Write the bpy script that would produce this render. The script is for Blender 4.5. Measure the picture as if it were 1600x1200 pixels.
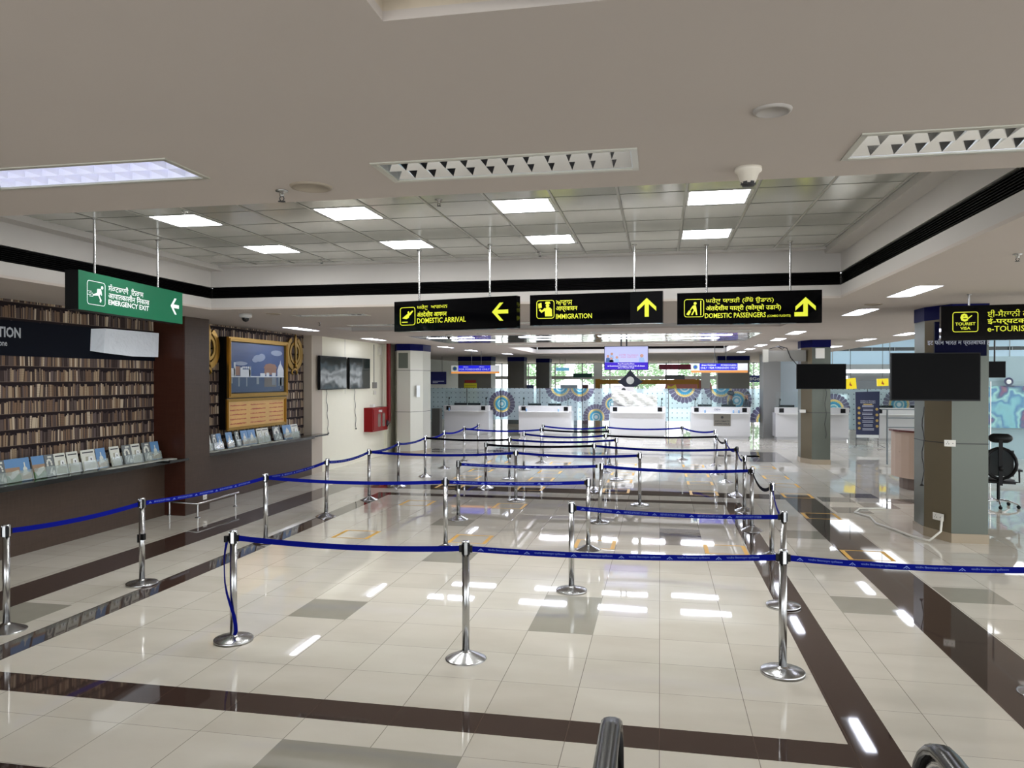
import bpy, math, random
from mathutils import Vector, Matrix
R = math.radians
PI = math.pi
for o in list(bpy.data.objects): bpy.data.objects.remove(o)
C = bpy.context.scene.collection
sc = bpy.context.scene

# ------------------------------------------------------------ camera, world, light
cam_d = bpy.data.cameras.new('camera'); cam = bpy.data.objects.new('camera', cam_d); C.objects.link(cam)
cam_d.sensor_width = 36.0; cam_d.lens = 36.0 * 1190 / 1600; cam_d.clip_end = 400; cam_d.clip_start = 0.05
cam.location = (0, 0, 2.3)
cam.rotation_euler = (R(90 - 0.385), 0, math.atan(231 / 1190.0))
sc.camera = cam
sc.view_settings.view_transform = 'Standard'
sc.view_settings.look = 'None'
sc.view_settings.gamma = 1
sc.view_settings.use_curve_mapping = False
sc.view_settings.exposure = 0.32
W = bpy.data.worlds.new('sky'); sc.world = W; W.use_nodes = True
bg = W.node_tree.nodes['Background']; bg.inputs[0].default_value = (0.92, 0.965, 1.0, 1); bg.inputs[1].default_value = 3.2

def area(name, loc, rot, sx, sy, power, col=(1, 1, 1)):
    d = bpy.data.lights.new(name, 'AREA'); d.shape = 'RECTANGLE'; d.size = sx; d.size_y = sy; d.energy = power; d.color = col
    o = bpy.data.objects.new(name, d); C.objects.link(o); o.location = loc; o.rotation_euler = rot
    return o
PANEL_E = 28.0
# ------------------------------------------------------------ materials
def lin(c):
    c = c / 255.0
    return c / 12.92 if c <= 0.04045 else ((c + 0.055) / 1.055) ** 2.4
def col(r, g, b): return (lin(r), lin(g), lin(b), 1)
MATS = {}
def M(name, r, g, b, rough=0.5, metal=0.0, spec=0.5, emit=0.0, alpha=1.0, coat=0.0, noise=0.0, nscale=6.0, bump=0.0, bscale=20.0, trans=0.0):
    if name in MATS: return MATS[name]
    m = bpy.data.materials.new(name); m.use_nodes = True
    nt = m.node_tree; p = nt.nodes['Principled BSDF']
    p.inputs['Base Color'].default_value = col(r, g, b)
    p.inputs['Roughness'].default_value = rough; p.inputs['Metallic'].default_value = metal
    p.inputs['Specular IOR Level'].default_value = spec
    p.inputs['Coat Weight'].default_value = coat
    p.inputs['Transmission Weight'].default_value = trans
    p.inputs['Alpha'].default_value = alpha
    if emit:
        p.inputs['Base Color'].default_value = tuple(v * 0.25 for v in col(r, g, b)[:3]) + (1,)
        p.inputs['Emission Color'].default_value = col(r, g, b); p.inputs['Emission Strength'].default_value = emit
    if noise or bump:
        tc = nt.nodes.new('ShaderNodeTexCoord')
    if noise:
        n = nt.nodes.new('ShaderNodeTexNoise'); n.inputs['Scale'].default_value = nscale; n.inputs['Detail'].default_value = 5
        nt.links.new(tc.outputs['Object'], n.inputs['Vector'])
        mx = nt.nodes.new('ShaderNodeMix'); mx.data_type = 'RGBA'
        c0 = col(r, g, b)
        mx.inputs['A'].default_value = tuple(v * (1 - noise) for v in c0[:3]) + (1,)
        mx.inputs['B'].default_value = tuple(min(1, v * (1 + noise)) for v in c0[:3]) + (1,)
        nt.links.new(n.outputs['Fac'], mx.inputs['Factor']); nt.links.new(mx.outputs['Result'], p.inputs['Base Color'])
    if bump:
        n2 = nt.nodes.new('ShaderNodeTexNoise'); n2.inputs['Scale'].default_value = bscale
        nt.links.new(tc.outputs['Object'], n2.inputs['Vector'])
        b_ = nt.nodes.new('ShaderNodeBump'); b_.inputs['Strength'].default_value = bump; b_.inputs['Distance'].default_value = 0.05
        nt.links.new(n2.outputs['Fac'], b_.inputs['Height']); nt.links.new(b_.outputs['Normal'], p.inputs['Normal'])
    MATS[name] = m
    return m
class NT:
    """small helper for node maths"""
    def __init__(s, name, rough=0.5):
        s.m = bpy.data.materials.new(name); s.m.use_nodes = True; s.t = s.m.node_tree; s.p = s.t.nodes['Principled BSDF']
        s.p.inputs['Roughness'].default_value = rough
        s.tc = s.t.nodes.new('ShaderNodeTexCoord'); s.sep = s.t.nodes.new('ShaderNodeSeparateXYZ')
        s.t.links.new(s.tc.outputs['Object'], s.sep.inputs[0])
        s.x, s.y, s.z = s.sep.outputs
        MATS[name] = s.m
    def n(s, op, a, b=None, c=None):
        q = s.t.nodes.new('ShaderNodeMath'); q.operation = op
        for i, v in enumerate((a, b, c)):
            if v is None: continue
            if isinstance(v, (int, float)): q.inputs[i].default_value = v
            else: s.t.links.new(v, q.inputs[i])
        return q.outputs[0]
    def mix(s, f, a, b):
        q = s.t.nodes.new('ShaderNodeMix'); q.data_type = 'RGBA'
        for k, v in (('Factor', f), ('A', a), ('B', b)):
            if isinstance(v, (int, float, tuple)): q.inputs[k].default_value = v
            else: s.t.links.new(v, q.inputs[k])
        return q.outputs['Result']
    def vec(s, x, y, z=0.0):
        q = s.t.nodes.new('ShaderNodeCombineXYZ')
        for i, v in enumerate((x, y, z)):
            if isinstance(v, (int, float)): q.inputs[i].default_value = v
            else: s.t.links.new(v, q.inputs[i])
        return q.outputs[0]
    def white(s, v):
        q = s.t.nodes.new('ShaderNodeTexWhiteNoise'); q.noise_dimensions = '3D'; s.t.links.new(v, q.inputs['Vector']); return q.outputs
    def noise(s, v, scale, detail=3):
        q = s.t.nodes.new('ShaderNodeTexNoise'); q.inputs['Scale'].default_value = scale; q.inputs['Detail'].default_value = detail
        s.t.links.new(v, q.inputs['Vector']); return q.outputs['Fac']
    def ramp(s, f, stops, interp='LINEAR'):
        q = s.t.nodes.new('ShaderNodeValToRGB'); q.color_ramp.interpolation = interp
        e = q.color_ramp.elements
        while len(e) > 1: e.remove(e[-1])
        e[0].position = stops[0][0]; e[0].color = stops[0][1]
        for p_, c_ in stops[1:]:
            k = e.new(p_); k.color = c_
        s.t.links.new(f, q.inputs[0]); return q.outputs[0]
    def base(s, c): s.t.links.new(c, s.p.inputs['Base Color'])
    def bump(s, h, strength=0.3, dist=0.02):
        b_ = s.t.nodes.new('ShaderNodeBump'); b_.inputs['Strength'].default_value = strength; b_.inputs['Distance'].default_value = dist
        s.t.links.new(h, b_.inputs['Height']); s.t.links.new(b_.outputs['Normal'], s.p.inputs['Normal'])

TILE = 0.59
def floor_mat():
    s = NT('floor_tiles', 0.06)
    u = s.n('DIVIDE', s.x, TILE); v = s.n('DIVIDE', s.n('ADD', s.y, -4.48), TILE)
    fu = s.n('FRACT', u); fv = s.n('FRACT', v)
    eu = s.n('MINIMUM', fu, s.n('SUBTRACT', 1.0, fu)); ev = s.n('MINIMUM', fv, s.n('SUBTRACT', 1.0, fv))
    gu = s.n('LESS_THAN', eu, 0.0042); gv = s.n('LESS_THAN', ev, 0.0030)
    g = s.n('MAXIMUM', gu, gv)
    cell = s.vec(s.n('FLOOR', u), s.n('FLOOR', v), 1.0)
    w = s.white(cell)
    nz = s.noise(s.vec(s.x, s.n('MULTIPLY', s.y, 1.8), 0), 1.6, 5)
    f = s.n('ADD', s.n('MULTIPLY', w[0], 0.35), s.n('MULTIPLY', nz, 0.75))
    c = s.ramp(f, [(0.15, col(200, 194, 180)), (0.5, col(212, 207, 194)), (0.9, col(222, 218, 206))])
    c = s.mix(s.n('MULTIPLY', g, 0.75), c, col(96, 88, 78))
    s.base(c)
    s.p.inputs['Specular IOR Level'].default_value = 0.85
    s.t.links.new(s.n('ADD', s.n('MULTIPLY', nz, 0.025), 0.012), s.p.inputs['Roughness'])
    s.bump(s.n('SUBTRACT', s.n('MULTIPLY', s.n('ADD', w[0], 0), 0.0), s.n('MULTIPLY', g, 0.3)), 0.25, 0.004)
    return s.m
def band_mat():
    s = NT('brown_granite', 0.035)
    nz = s.noise(s.vec(s.x, s.y, 0), 40, 4)
    c = s.mix(nz, col(58, 45, 40), col(74, 60, 54))
    u = s.n('FRACT', s.n('DIVIDE', s.x, TILE)); v = s.n('FRACT', s.n('DIVIDE', s.n('ADD', s.y, -4.48), TILE))
    g = s.n('LESS_THAN', s.n('MINIMUM', u, s.n('SUBTRACT', 1.0, u)), 0.003)
    c = s.mix(s.n('MULTIPLY', g, 0.5), c, col(110, 96, 84))
    s.base(c); s.p.inputs['Specular IOR Level'].default_value = 0.6
    return s.m
def books_mat():
    s = NT('bookshelf_wallpaper', 0.7); s.p.inputs['Specular IOR Level'].default_value = 0.1
    P = 0.2115
    row = s.n('DIVIDE', s.n('ADD', s.z, -1.822 + 10 * P), P)
    ri = s.n('FLOOR', row); rf = s.n('FRACT', row)
    # warp the run of spines so that widths differ
    wob = s.n('MULTIPLY', s.n('SINE', s.n('ADD', s.n('MULTIPLY', s.y, 37.0), s.n('MULTIPLY', ri, 4.0))), 0.42)
    wob2 = s.n('MULTIPLY', s.n('SINE', s.n('ADD', s.n('MULTIPLY', s.y, 13.0), s.n('MULTIPLY', ri, 9.0))), 0.9)
    lean = s.n('MULTIPLY', rf, s.n('MULTIPLY', s.n('SINE', s.n('MULTIPLY', s.n('ADD', s.y, ri), 9.0)), 0.25))
    u = s.n('ADD', s.n('ADD', s.n('ADD', s.n('DIVIDE', s.y, 0.028), wob), wob2), lean)
    ui = s.n('FLOOR', u); uf = s.n('FRACT', u)
    w = s.white(s.vec(ui, ri, 0.0)); w2 = s.white(s.vec(ui, ri, 7.3)); 
    c = s.ramp(w[0], [(0.0, col(62, 52, 50)), (0.18, col(92, 80, 76)), (0.38, col(120, 98, 80)), (0.58, col(160, 140, 116)), (0.80, col(98, 86, 84)), (0.90, col(190, 174, 152))], 'CONSTANT')
    spec = s.n('GREATER_THAN', s.n('FRACT', s.n('MULTIPLY', rf, 9.0)), 0.7)
    c = s.mix(s.n('MULTIPLY', s.n('MULTIPLY', spec, s.n('GREATER_THAN', w2[0], 0.72)), 0.35), c, col(52, 40, 34))
    edge = s.n('LESS_THAN', s.n('MINIMUM', uf, s.n('SUBTRACT', 1.0, uf)), 0.09)
    c = s.mix(s.n('MULTIPLY', edge, 0.75), c, col(34, 26, 26))
    top = s.n('ADD', 0.70, s.n('MULTIPLY', w2[0], 0.24))
    above = s.n('GREATER_THAN', rf, top)
    c = s.mix(above, c, col(34, 27, 30))
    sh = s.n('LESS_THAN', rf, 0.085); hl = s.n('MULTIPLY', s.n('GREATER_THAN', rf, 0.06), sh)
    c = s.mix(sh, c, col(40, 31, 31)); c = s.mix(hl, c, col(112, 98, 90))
    s.base(c)
    return s.m
def metal_ceiling_mat():
    s = NT('metal_ceiling_tiles', 0.15)
    u = s.n('DIVIDE', s.n('ADD', s.x, -0.24), 0.612); v = s.n('DIVIDE', s.n('ADD', s.y, -7.08), 0.612)
    fu = s.n('FRACT', u); fv = s.n('FRACT', v)
    eu = s.n('MINIMUM', fu, s.n('SUBTRACT', 1.0, fu)); ev = s.n('MINIMUM', fv, s.n('SUBTRACT', 1.0, fv))
    light = s.n('LESS_THAN', eu, 0.022); dark = s.n('LESS_THAN', ev, 0.008)
    d2 = s.n('MULTIPLY', s.n('GREATER_THAN', eu, 0.016), light)
    c = s.mix(s.white(s.vec(s.n('FLOOR', u), s.n('FLOOR', v), 3.0))[0], col(196, 196, 188), col(212, 212, 205))
    s.base(c); s.p.inputs['Metallic'].default_value = 0.42
    w = s.white(s.vec(s.n('FLOOR', u), s.n('FLOOR', v), 2.0))
    nz = s.noise(s.vec(s.x, s.n('MULTIPLY', s.y, 2.0), w[0]), 1.3, 2)
    cush = s.n('MULTIPLY', s.n('MULTIPLY', eu, ev), 1.2)
    s.bump(s.n('ADD', s.n('MULTIPLY', nz, 0.25), cush), 0.25, 0.012)
    return s.m
def wood_mat(name, a, b, rough=0.3):
    s = NT(name, rough); s.p.inputs['Specular IOR Level'].default_value = 0.22
    nz = s.noise(s.vec(s.n('MULTIPLY', s.x, 30), s.n('MULTIPLY', s.y, 30), s.n('MULTIPLY', s.z, 6.0)), 1.0, 4)
    nz2 = s.noise(s.vec(s.n('MULTIPLY', s.x, 3), s.n('MULTIPLY', s.y, 3), s.n('MULTIPLY', s.z, 60.0)), 1.0, 4)
    s.base(s.mix(s.n('MULTIPLY', s.n('ADD', nz, nz2), 0.5), a, b))
    return s.m
MAND = [(-6.66, 1.23, 0.58), (-4.13, 1.97, 0.65), (-3.30, 1.95, 0.62), (-2.62, 0.70, 0.55), (1.0, 1.98, 0.68), (2.45, 2.0, 0.70), (3.05, 1.42, 0.60), (4.25, 0.60, 0.70), (6.75, 1.10, 0.62), (9.15, 1.30, 0.60), (-1.95, 1.25, 0.45)]
def screen_mat():
    s = NT('frosted_mandala_glass', 0.25)
    g = s.t.nodes.new('ShaderNodeNewGeometry'); sp = s.t.nodes.new('ShaderNodeSeparateXYZ'); s.t.links.new(g.outputs['Position'], sp.inputs[0])
    X, Z = sp.outputs[0], sp.outputs[2]
    bd = None
    for cx, cz, r in MAND:
        dx = s.n('DIVIDE', s.n('ADD', X, -cx), r); dz = s.n('DIVIDE', s.n('ADD', Z, -cz), r)
        d = s.n('SQRT', s.n('ADD', s.n('MULTIPLY', dx, dx), s.n('MULTIPLY', dz, dz)))
        if bd is None: bd, bx, bz = d, dx, dz
        else:
            k = s.n('LESS_THAN', d, bd)
            bx = s.n('ADD', s.n('MULTIPLY', k, dx), s.n('MULTIPLY', s.n('SUBTRACT', 1.0, k), bx))
            bz = s.n('ADD', s.n('MULTIPLY', k, dz), s.n('MULTIPLY', s.n('SUBTRACT', 1.0, k), bz))
            bd = s.n('MINIMUM', bd, d)
    a = s.n('ARCTAN2', bz, bx)
    pet = s.n('ABSOLUTE', s.n('SINE', s.n('MULTIPLY', a, 12.0)))
    rr = s.n('SUBTRACT', bd, s.n('MULTIPLY', pet, 0.06))
    bgc = col(222, 236, 240)
    du = s.n('SUBTRACT', s.n('FRACT', s.n('DIVIDE', X, 0.2)), 0.5); dv = s.n('SUBTRACT', s.n('FRACT', s.n('DIVIDE', Z, 0.2)), 0.5)
    dot = s.n('LESS_THAN', s.n('ADD', s.n('MULTIPLY', du, du), s.n('MULTIPLY', dv, dv)), 0.014)
    bgm = s.mix(dot, bgc, col(120, 140, 152))
    ring = s.ramp(rr, [(0.0, col(226, 236, 236)), (0.10, col(110, 178, 200)), (0.20, col(214, 228, 220)), (0.27, col(96, 170, 198)), (0.42, col(150, 198, 204)), (0.46, col(216, 196, 130)), (0.54, col(232, 222, 180)), (0.58, col(132, 130, 152))], 'CONSTANT')
    pl = s.n('MULTIPLY', s.n('LESS_THAN', pet, 0.22), s.n('GREATER_THAN', rr, 0.6))
    ring = s.mix(pl, ring, col(196, 202, 214))
    inn = s.n('LESS_THAN', rr, 0.94)
    s.base(s.mix(inn, bgm, ring))
    tr = s.t.nodes.new('ShaderNodeBsdfRefraction'); s.t.links.new(s.mix(inn, bgm, ring), tr.inputs[0]); tr.inputs['Roughness'].default_value = 0.55; tr.inputs['IOR'].default_value = 1.01
    mx = s.t.nodes.new('ShaderNodeMixShader'); mx.inputs[0].default_value = 0.62
    out = s.t.nodes['Material Output']
    s.t.links.new(s.p.outputs[0], mx.inputs[1]); s.t.links.new(tr.outputs[0], mx.inputs[2]); s.t.links.new(mx.outputs[0], out.inputs[0])
    return s.m

m_floor = floor_mat(); m_band = band_mat(); m_books = books_mat(); m_mceil = metal_ceiling_mat(); m_screen = screen_mat()
m_gray_tile = M('grey_tile', 160, 157, 145, 0.03, spec=0.85, noise=0.06)
m_dgray_tile = M('dark_grey_tile', 128, 124, 118, 0.03, spec=0.85, noise=0.06)
m_ceil = M('ceiling_plaster', 184, 174, 166, 0.85, noise=0.03, nscale=1.2)
m_fascia = M('fascia_plaster', 186, 182, 178, 0.8, noise=0.02)
m_black = M('black_louvre', 5, 4, 5, 0.6, spec=0.05)
m_steel = M('brushed_steel', 178, 178, 178, 0.24, metal=1.0)
m_chrome = M('chrome', 220, 222, 225, 0.08, metal=1.0)
m_blackp = M('black_plastic', 10, 10, 12, 0.4, spec=0.2)
m_rubber = M('black_rubber', 14, 15, 17, 0.22, spec=0.6)
m_belt = M('blue_webbing', 10, 20, 122, 0.8, spec=0.05)
m_beltk = M('dark_webbing', 6, 6, 18, 0.8, spec=0.05)
m_print = M('pale_print', 120, 140, 205, 0.7, spec=0.05)
m_signk = M('sign_gloss_black', 4, 4, 5, 0.05, spec=0.14)
m_yel = M('sign_yellow', 226, 232, 40, 0.45, emit=0.62)
m_green = M('sign_green', 14, 88, 60, 0.5, spec=0.15)
m_white = M('white_vinyl', 232, 236, 236, 0.5)
m_wood = wood_mat('brown_veneer', col(60, 48, 40), col(84, 70, 60), 0.32)
m_wood2 = wood_mat('red_brown_veneer', col(52, 27, 20), col(70, 40, 30), 0.25)
m_granite = M('black_granite', 22, 24, 24, 0.12)
m_navy = M('navy_panel', 9, 13, 24, 0.5, spec=0.08)
m_cream = M('cream_wall', 226, 222, 202, 0.7, noise=0.02)
m_beige = M('beige_pilaster', 176, 164, 148, 0.6)
m_acp = M('grey_composite_panel', 84, 89, 80, 0.3, metal=0.25)
m_acpb = M('panel_brown_reflection', 108, 98, 76, 0.35, metal=0.2)
m_acpl = M('light_composite_panel', 186, 184, 172, 0.3, metal=0.2)
m_plinth = M('beige_plinth', 160, 146, 124, 0.3)
m_blueb = M('blue_band', 8, 12, 74, 0.5, spec=0.08)
m_red = M('red_paint', 126, 6, 12, 0.35, spec=0.2)
m_dred = M('dark_red_pipe', 104, 6, 12, 0.35, spec=0.2)
m_scr = M('dark_screen', 4, 4, 5, 0.5, spec=0.08)
m_tape = M('yellow_floor_tape', 226, 176, 72, 0.5)
m_cwhite = M('counter_white', 204, 204, 205, 0.25, spec=0.5)
m_pw = M('light_panel', 255, 255, 255, 0.5, emit=PANEL_E)
m_pw2 = M('tube_light', 235, 238, 255, 0.5, emit=14.0)
m_pw3 = M('strip_light', 235, 240, 255, 0.5, emit=24.0)
m_pw4 = M('added_recess_glow', 235, 240, 255, 0.5, emit=45.0)
m_gold = M('gold_trim', 158, 124, 56, 0.28, metal=0.85)
m_glass = M('clear_glass', 120, 150, 150, 0.03, alpha=0.06, spec=0.6)
m_acry = M('acrylic', 200, 215, 210, 0.08, alpha=0.3, spec=0.6)
m_alu = M('aluminium', 190, 192, 190, 0.3, metal=0.7)
m_white_paper = M('white_paper', 226, 232, 240, 0.7, bump=0.5, bscale=9)
m_cable_k = M('black_cable', 16, 16, 16, 0.5)
m_cable_w = M('white_cable', 222, 220, 210, 0.4)
m_socket = M('white_socket', 236, 234, 226, 0.3)
m_slot = M('dark_slot', 40, 40, 42, 0.5)

# ------------------------------------------------------------ mesh builder
class MB:
    def __init__(s): s.v = []; s.f = []; s.mi = []; s.cur = 0; s.sm = []
    def add(s, vs, fs, smooth=False):
        n = len(s.v); s.v += [tuple(v) for v in vs]
        for f in fs: s.f.append(tuple(i + n for i in f)); s.mi.append(s.cur); s.sm.append(smooth)
        return s
    def box(s, x0, x1, y0, y1, z0, z1):
        vs = [(x, y, z) for z in (z0, z1) for y in (y0, y1) for x in (x0, x1)]
        return s.add(vs, [(0, 2, 3, 1), (4, 5, 7, 6), (0, 1, 5, 4), (2, 6, 7, 3), (0, 4, 6, 2), (1, 3, 7, 5)])
    def obox(s, m, sx, sy, sz):
        vs = [m @ Vector((x * sx / 2, y * sy / 2, z * sz / 2)) for z in (-1, 1) for y in (-1, 1) for x in (-1, 1)]
        return s.add(vs, [(0, 2, 3, 1), (4, 5, 7, 6), (0, 1, 5, 4), (2, 6, 7, 3), (0, 4, 6, 2), (1, 3, 7, 5)])
    def prism(s, pts, z0, z1):
        n = len(pts); vs = [(x, y, z0) for x, y in pts] + [(x, y, z1) for x, y in pts]
        return s.add(vs, [tuple(range(n))[::-1], tuple(range(n, 2 * n))] + [(i, (i + 1) % n, n + (i + 1) % n, n + i) for i in range(n)])
    def tube(s, pts, r, seg=10, caps=True):
        pts = [Vector(p) for p in pts]; rings = []; up = None
        for i, p in enumerate(pts):
            d = (pts[min(i + 1, len(pts) - 1)] - pts[max(i - 1, 0)]).normalized()
            if up is None:
                up = Vector((0, 0, 1)) if abs(d.z) < 0.9 else Vector((1, 0, 0))
            a = d.cross(up).normalized(); b = a.cross(d).normalized(); up = b
            rr = r[i] if isinstance(r, (list, tuple)) else r
            rings.append([p + (a * math.cos(2 * PI * k / seg) + b * math.sin(2 * PI * k / seg)) * rr for k in range(seg)])
        vs = [v for q in rings for v in q]; fs = []
        for i in range(len(pts) - 1):
            for k in range(seg):
                fs.append((i * seg + k, i * seg + (k + 1) % seg, (i + 1) * seg + (k + 1) % seg, (i + 1) * seg + k))
        s.add(vs, fs, True)
        if caps:
            s.add(rings[0], [tuple(range(seg))[::-1]]); s.add(rings[-1], [tuple(range(seg))])
        return s
    def lathe(s, prof, seg=28, loc=(0, 0, 0), axis='z', smooth=True):
        vs = []; fs = []
        for r, z in prof:
            for k in range(seg):
                a = 2 * PI * k / seg; p = (r * math.cos(a), r * math.sin(a), z)
                if axis == 'y': p = (p[0], p[2], p[1])
                if axis == 'x': p = (p[2], p[0], p[1])
                vs.append((p[0] + loc[0], p[1] + loc[1], p[2] + loc[2]))
        for i in range(len(prof) - 1):
            for k in range(seg): fs.append((i * seg + k, i * seg + (k + 1) % seg, (i + 1) * seg + (k + 1) % seg, (i + 1) * seg + k))
        s.add(vs, fs, smooth)
        n = len(prof)
        s.add(vs[:seg], [tuple(range(seg))[::-1]]); s.add(vs[(n - 1) * seg:], [tuple(range(seg))])
        return s
    def ball(s, c, rx, ry, rz, seg=14, rings=9, zmin=-1.0, zmax=1.0):
        prof = []
        vs = []; fs = []
        for i in range(rings + 1):
            t = zmin + (zmax - zmin) * i / rings
            th = math.asin(max(-1, min(1, t)))
            for k in range(seg):
                a = 2 * PI * k / seg
                vs.append((c[0] + rx * math.cos(th) * math.cos(a), c[1] + ry * math.cos(th) * math.sin(a), c[2] + rz * math.sin(th)))
        for i in range(rings):
            for k in range(seg): fs.append((i * seg + k, i * seg + (k + 1) % seg, (i + 1) * seg + (k + 1) % seg, (i + 1) * seg + k))
        return s.add(vs, fs, True)
    def plate(s, fr, pts, h=0.004, z=0.0):
        """polygon in a local frame fr (Matrix: x right, y up, z out), thickness h"""
        n = len(pts); vs = [fr @ Vector((x, y, z)) for x, y in pts] + [fr @ Vector((x, y, z + h)) for x, y in pts]
        return s.add(vs, [tuple(range(n))[::-1], tuple(range(n, 2 * n))] + [(i, (i + 1) % n, n + (i + 1) % n, n + i) for i in range(n)])
    def rect(s, fr, x0, y0, x1, y1, h=0.004, z=0.0): return s.plate(fr, [(x0, y0), (x1, y0), (x1, y1), (x0, y1)], h, z)
    def disc(s, fr, cx, cy, r, h=0.004, z=0.0, seg=20, ry=None):
        return s.plate(fr, [(cx + r * math.cos(2 * PI * k / seg), cy + (ry or r) * math.sin(2 * PI * k / seg)) for k in range(seg)], h, z)
    def loop(s, fr, outer, inner, h=0.004, z=0.0):
        n = len(outer); vs = [fr @ Vector((x, y, z + dz)) for dz in (0, h) for L in (outer, inner) for x, y in L]
        fs = []
        for i in range(n):
            j = (i + 1) % n
            fs += [(2 * n + i, 2 * n + j, 3 * n + j, 3 * n + i), (i, j, 2 * n + j, 2 * n + i), (n + i, 3 * n + i, 3 * n + j, n + j)]
        return s.add(vs, fs)
    def rrect_ring(s, fr, x0, y0, x1, y1, r, w, h=0.004, z=0.0):
        def rr(x0, y0, x1, y1, r):
            p = []
            for cx, cy, a0 in ((x1 - r, y0 + r, -90), (x1 - r, y1 - r, 0), (x0 + r, y1 - r, 90), (x0 + r, y0 + r, 180)):
                for k in range(6): a = R(a0 + 18 * k); p.append((cx + r * math.cos(a), cy + r * math.sin(a)))
            return p
        return s.loop(fr, rr(x0, y0, x1, y1, r), rr(x0 + w, y0 + w, x1 - w, y1 - w, max(r - w, 0.001)), h, z)
    def mesh(s, name, mats):
        me = bpy.data.meshes.new(name); me.from_pydata(s.v, [], s.f)
        for m in (mats if isinstance(mats, (list, tuple)) else [mats]): me.materials.append(m)
        me.polygons.foreach_set('material_index', s.mi); me.polygons.foreach_set('use_smooth', s.sm); me.update()
        return me
    def build(s, name, mats, parent=None, loc=None):
        o = bpy.data.objects.new(name, s.mesh(name, mats)); C.objects.link(o)
        if parent: o.parent = parent
        if loc: o.location = loc
        return o
def tag(o, label=None, cat=None, group=None, kind=None):
    if label: o['label'] = label
    if cat: o['category'] = cat
    if group: o['group'] = group
    if kind: o['kind'] = kind
    return o
def thing(name, label, cat, loc=(0, 0, 0), rz=0, group=None):
    o = bpy.data.objects.new(name, None); C.objects.link(o); o.location = loc; o.rotation_euler = (0, 0, rz); o.empty_display_size = 0.1
    return tag(o, label, cat, group)
def struct(name, mb, mats, loc=None): return tag(mb.build(name, mats, None, loc), kind='structure')
def copy_tree(o, parent=None):
    kids = list(o.children)
    c = o.copy(); C.objects.link(c); c.parent = parent
    for k in kids: copy_tree(k, c)
    return c
def frame(o, u, up=(0, 0, 1)):
    u = Vector(u).normalized(); v = Vector(up).normalized(); n = u.cross(v).normalized(); v = n.cross(u).normalized()
    m = Matrix((u, v, n)).transposed().to_4x4(); m.translation = Vector(o); return m
_tc = {}
def textdata(body, bold=0.0, res=2):
    k = (body, bold, res)
    if k in _tc: return _tc[k]
    c = bpy.data.curves.new('t', 'FONT'); c.body = body; c.resolution_u = res; c.offset = bold
    o = bpy.data.objects.new('t', c); C.objects.link(o)
    me = bpy.data.meshes.new_from_object(o.evaluated_get(bpy.context.evaluated_depsgraph_get()))
    vs = [(v.co.x, v.co.y) for v in me.vertices]; fs = [tuple(p.vertices) for p in me.polygons]
    bpy.data.objects.remove(o); bpy.data.curves.remove(c); bpy.data.meshes.remove(me)
    if not vs: vs = [(0, 0)]
    x0 = min(v[0] for v in vs); x1 = max(v[0] for v in vs); y0 = min(v[1] for v in vs); y1 = max(v[1] for v in vs)
    d = [((x - x0) / (x1 - x0 + 1e-9), (y - y0) / (y1 - y0 + 1e-9)) for x, y in vs]
    _tc[k] = (d, fs); return _tc[k]
def text(mb, fr, body, x0, y0, x1, y1, z=0.005, bold=0.012, res=2):
    d, fs = textdata(body, bold, res)
    return mb.add([fr @ Vector((x0 + (x1 - x0) * a, y0 + (y1 - y0) * b, z)) for a, b in d], fs)
I4 = Matrix.Identity(4)

# ------------------------------------------------------------ floor
mb = MB(); mb.box(-12, 16, -6, 60, -0.12, 0.0); mb.box(16, 42, 12, 60, -0.12, 0.0)
struct('floor', mb, m_floor)
def band(n, x0, x1, y0, y1, m=None, t=0.0015):
    b = MB(); b.box(x0, x1, y0, y1, -0.01, t); return struct('trim_%d' % n, b, m or m_band)
def ringband(n, X0, X1, Y0, Y1, w, wy0, wy1, xr=None):
    b = MB()
    b.box(X0, X1, Y0, Y0 + wy0, -0.01, 0.0015); b.box(X0, X1, Y1 - wy1, Y1, -0.01, 0.0015)
    b.box(X0, X0 + w, Y0 + wy0, Y1 - wy1, -0.01, 0.0015); b.box(X1 - w, X1, Y0 + wy0, Y1 - wy1, -0.01, 0.0015)
    struct('trim_%d' % n, b, m_band)
ringband(1, -5.59, 1.465, 4.79, 14.66, 0.30, 0.30, 0.30)
ringband(2, -7.0, 2.93, 3.30, 15.85, 0.58, 0.58, 0.62)
b = MB()
for x, y, w, h in [(-3.54, 6.82, 1, 1), (-2.36, 3.89, 2, 1), (1.77, 7.96, 1, 1), (-6.42, 6.14, 0.95, 1), (-3.54, 11.5, 1, 1), (-2.95, 9.2, 1, 1), (2.95, 8.55, 1, 1), (-1.18, 6.84, 1, 2), (-1.18, 15.9, 1, 1), (-4.72, 18.6, 1, 1), (1.77, 11.55, 1, 1), (3.54, 6.8, 1, 1)]:
    b.box(x, x + w * TILE, y, y + h * TILE, -0.01, 0.0008)
struct('trim_3', b, m_gray_tile)
b = MB()
for x, y, w, h in [(0.0, 10.75, 1, 2), (3.0, 13.9, 1, 1), (3.6, 14.5, 1, 1), (3.0, 15.1, 1, 1), (4.2, 15.1, 1, 1), (3.55, 15.7, 1, 1), (-7.3, 23.6, 4, 1), (2.4, 22, 2, 5), (-5.3, 24.5, 3, 1)]:
    b.box(x, x + w * TILE, y, y + h * TILE, -0.01, 0.001)
struct('trim_4', b, m_dgray_tile)
b = MB(); b.box(-5.4, 2.9, 23.3, 23.8, -0.01, 0.001); b.box(-8.0, -5.4, 23.0, 23.4, -0.01, 0.001)
struct('trim_5', b, m_dgray_tile)
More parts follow.
